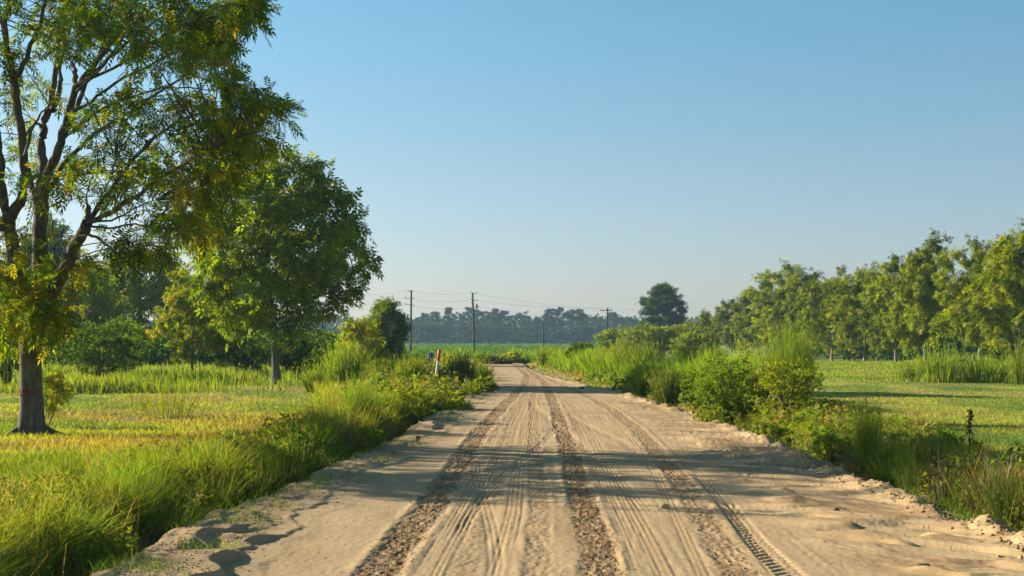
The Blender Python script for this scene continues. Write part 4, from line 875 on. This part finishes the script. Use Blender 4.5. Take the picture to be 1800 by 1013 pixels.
def wire(label, pts, sag):
    mb = MB(); V = []
    for (a, b) in zip(pts[:-1], pts[1:]):
        s = np.linspace(0, 1, 16)[:, None]; p = A(*a) * (1 - s) + A(*b) * s; p[:, 2] -= sag * 4 * (s * (1 - s))[:, 0]; V.append(p if not V else p[1:])
    P = np.concatenate(V); tube(mb, P, .010, 4, A(.06, .06, .065)); return tag(mb.obj('power_line', M_METAL), label, 'wire', 'wires between the utility poles')
b1, b2, b4 = (A(*p.location) for p in (p1, p2, p4))
lw = lambda y, x=600: px(x, y, 205)
wire('top wire strung over the utility poles', [lw(517), b1 + A(-.3, 0, H1), b2 + A(-.3, 0, H2), b4 + A(-.9, -.15, H4 - .15)], .35)
wire('second wire from the top between the two tall poles', [lw(530), b1 + A(-.7, 0, H1 - 1.05), b2 + A(-.45, 0, H2 - .95), b4 + A(.9, -.15, H4 - .15)], .4)
wire('lowest wire between the two tall poles', [lw(542), b1 + A(-.7, 0, H1 - 1.9), b2 + A(.5, 0, H2 - 1.9), b4 + A(0, 0, H4 - 1.6)], .45)
wire('wire running off right from the crossarm pole', [b4 + A(.9, -.15, H4 - .15), px(1300, 548, 260)], .3)
wire('thin low wire to the short pole', [px(890, 576, 330), A(*p3.location) + A(0, 0, H3 - .2)], .2)
# striped marker post
loc = at(763.5, 692); t = empty('marker_post', 'tilted marker post, orange above and white below, in the left roadside bushes', 'marker post', loc); d = loc[1]; Hm = (692 - 620) / F * d
zz = lambda k: A(.13 * k * Hm, 0, k * Hm)
mb = MB(); tube(mb, [zz(-.05), zz(.3), zz(.9)], .042, 12, A(.62, .60, .56)); mb.obj('post', M_PAINT, t, smooth=True)
mb = MB(); tube(mb, [zz(.72), zz(.735), zz(.85), zz(.96), zz(.99), zz(1.0)], A(.042, .054, .054, .052, .038, .01), 12, A(.62, .10, .02)); mb.obj('sleeve', M_PAINT, t, smooth=True)
# blue signs on posts
d = 78.0
loc = atd(758, d); t = empty('utility_marker', 'small blue double panel marker on a dark post in the left bushes', 'marker', loc)
ztop = hgt(621, d) - loc[2]; zb = ztop - .62
for s in (-1, 1): mb = MB(); box(mb, (s * .115, -.03, (ztop + zb) / 2), (.13, .03, ztop - zb), A(.06, .16, .30)); mb.obj('panel', M_PAINT, t)
mb = MB(); box(mb, (0, 0, ztop / 2 + .02), (.08, .06, ztop + .05), A(.03, .03, .035)); mb.obj('post', M_WOOD, t)
# litter and stones
def lathe(mb, prof, col, n=14, M=None):
    a = np.linspace(0, 2 * np.pi, n, endpoint=False); prof = np.asarray(prof, float)
    V = np.stack([prof[:, 0:1] * np.cos(a), np.repeat(prof[:, 1:2], n, 1), prof[:, 0:1] * np.sin(a)], -1).reshape(-1, 3); m = len(prof)
    i = np.arange(m - 1)[:, None] * n; j = np.arange(n); k = (j + 1) % n
    mb.add(V, np.stack([i + j, i + k, i + n + k, i + n + j], -1), col)
d = gnd(858); x = (1613 - CX) / F * d; t = empty('plastic_bottle', 'pale crushed plastic bottle lying at the right edge of the sand', 'bottle', (x, d, float(max(ground_z(A(x), A(d))[0], road_z(x, d)[0])) + .045), R(72))
mb = MB(); lathe(mb, [(0.002, -.115), (.034, -.11), (.038, -.09), (.036, -.02), (.04, .03), (.037, .07), (.018, .1), (.014, .112)], A(.62, .66, .64)); mb.obj('bottle_body', M_PLAST, t, smooth=True)
mb = MB(); lathe(mb, [(.016, .112), (.016, .132), (.002, .133)], A(.7, .72, .7)); mb.obj('cap', M_PLAST, t)
def stone(name, label, cat, x, y, r, col, mat=M_EARTH, sq=(1, .8, .6), seed=1):
    d = gnd(y); X = (x - CX) / F * d; mb = MB(); g = rng(seed); nu, nv = 12, 8
    th = np.linspace(0, 2 * np.pi, nu, endpoint=False); ph = np.linspace(.02, np.pi - .02, nv)
    D = np.stack([np.outer(np.sin(ph), np.cos(th)), np.outer(np.sin(ph), np.sin(th)), np.outer(np.cos(ph), np.ones(nu))], -1)
    rr = r * (.8 + .4 * vnoise(D[..., 0] * 1.7 + seed, D[..., 1] * 1.7 + D[..., 2] * 1.3, seed)); V = D * rr[..., None] * A(*sq)
    i = np.arange(nv - 1)[:, None] * nu; j = np.arange(nu); k = (j + 1) % nu; mb.add(V, np.stack([i + j, i + nu + j, i + nu + k, i + k], -1), col)
    return tag(mb.obj(name, mat, None, (X, d, float(road_z(X, d)[0]) + r * .3), True), label, cat)
stone('stone', 'yellowish clod on the tyre grooves right of centre', 'stone', 1169, 893, .055, A(.5, .38, .2), seed=2)
stone('stone', 'dark clod on the far part of the road past the far shadow', 'stone', 1022, 684, .09, A(.12, .08, .06), seed=3)
stone('stone', 'small dark clod on the sand in the lower right', 'stone', 1470, 908, .03, A(.14, .10, .07), seed=4)
stone('stone', 'flat dark clod on the road near the bottom right', 'stone', 1623, 1000, .04, A(.14, .10, .07), sq=(1.4, .7, .4), seed=5)
# upright wood chip on the left shoulder, stick
d = gnd(779); X = (734 - CX) / F * d; mb = MB(); box(mb, (0, 0, .03), (.055, .015, .11), A(.13, .10, .08)); tag(mb.obj('wood_chip', M_WOOD, None, (X, d, float(road_z(X, d)[0]) + .02)), 'small dark chip of wood standing on the left sand', 'chip')
d = gnd(968); X = (353 - CX) / F * d; z = float(road_z(X, d)[0]); mb = MB(); tube(mb, [[-.11, .1, .09], [0, 0, .05], [.1, -.1, .0]], A(.006, .008, .006), 6, A(.16, .11, .07)); tag(mb.obj('stick', M_WOOD, None, (X, d, z)), 'short stick poking out of the sand scarp, lower left', 'stick')
# old farm things standing in the tall grass
loc = atd(1745, 66); mb = MB(); t = empty('old_crate', 'old dark slatted crate half hidden in the tall grass on the right', 'crate', loc)
L_, Dp, Hc = .82, .6, .72; ztop = hgt(649, 66) - loc[2]
for s in (-1, 1): mb = MB(); [box(mb, (s * L_ / 2, 0, ztop - .08 - .2 * k), (.04, Dp, .15), A(.03, .035, .035)) for k in range(4)]; mb.obj('end_panel', M_WOOD, t)
for s in (-1, 1): mb = MB(); [box(mb, (0, s * (Dp / 2 + .021), ztop - .08 - .2 * k), (L_, .03, .15), A(.07, .08, .075)) for k in range(4)]; mb.obj('side_panel', M_WOOD, t)
for sx in (-1, 1):
    for sy in (-1, 1): mb = MB(); box(mb, (sx * (L_ / 2 - .055), sy * (Dp / 2 - .04), ztop / 2), (.06, .06, ztop + .04), A(.03, .03, .03)); mb.obj('leg', M_WOOD, t)
loc = atd(1707, 66); t = empty('old_implement', 'rusty farm implement frame with a tilted dark seat in the tall grass', 'farm implement', loc); zt = hgt(628, 66) - loc[2]
mb = MB(); tube(mb, [[.15, 0, 0], [.12, 0, zt * .5], [.02, 0, zt * .8]], .035, 6, A(.06, .045, .04)); tube(mb, [[-.45, 0, 0], [-.4, 0, zt * .4], [-.42, 0, zt * .8]], .03, 6, A(.06, .045, .04)); tube(mb, [[-.45, 0, zt * .45], [.13, 0, zt * .47]], .03, 6, A(.06, .045, .04)); mb.obj('frame', M_METAL, t)
mb = MB(); a = R(55); box(mb, (.12, 0, zt * .92), (.34, .3, .05), A(.03, .03, .04), A([math.cos(a), 0, math.sin(a)], [0, 1, 0], [-math.sin(a), 0, math.cos(a)])); mb.obj('seat', M_PAINT, t)
mb = MB(); box(mb, (-.42, 0, zt * .86), (.3, .22, .09), A(.12, .11, .11)); mb.obj('tool_box', M_PAINT, t)

# ------------------------------------------------------------------ haze: thin pale air round everything
hm, tt_, N, L = newmat('haze_air'); pv = N.new('ShaderNodeVolumePrincipled'); o = N.new('ShaderNodeOutputMaterial')
pv.inputs['Color'].default_value = (.50, .78, .97, 1); pv.inputs['Density'].default_value = .00022; pv.inputs['Anisotropy'].default_value = .2
L.new(pv.outputs[0], o.inputs['Volume'])
hb = MB(); X0, X1, Y0, Y1 = gx[0] - 5, gx[-1] + 5, gy[0] - 5, gy[-1] + 5; box(hb, ((X0 + X1) / 2, (Y0 + Y1) / 2, 11), (X1 - X0, Y1 - Y0, 26), (1, 1, 1))
tag(hb.obj('haze', hm), 'thin pale morning haze', 'haze', kind='stuff')
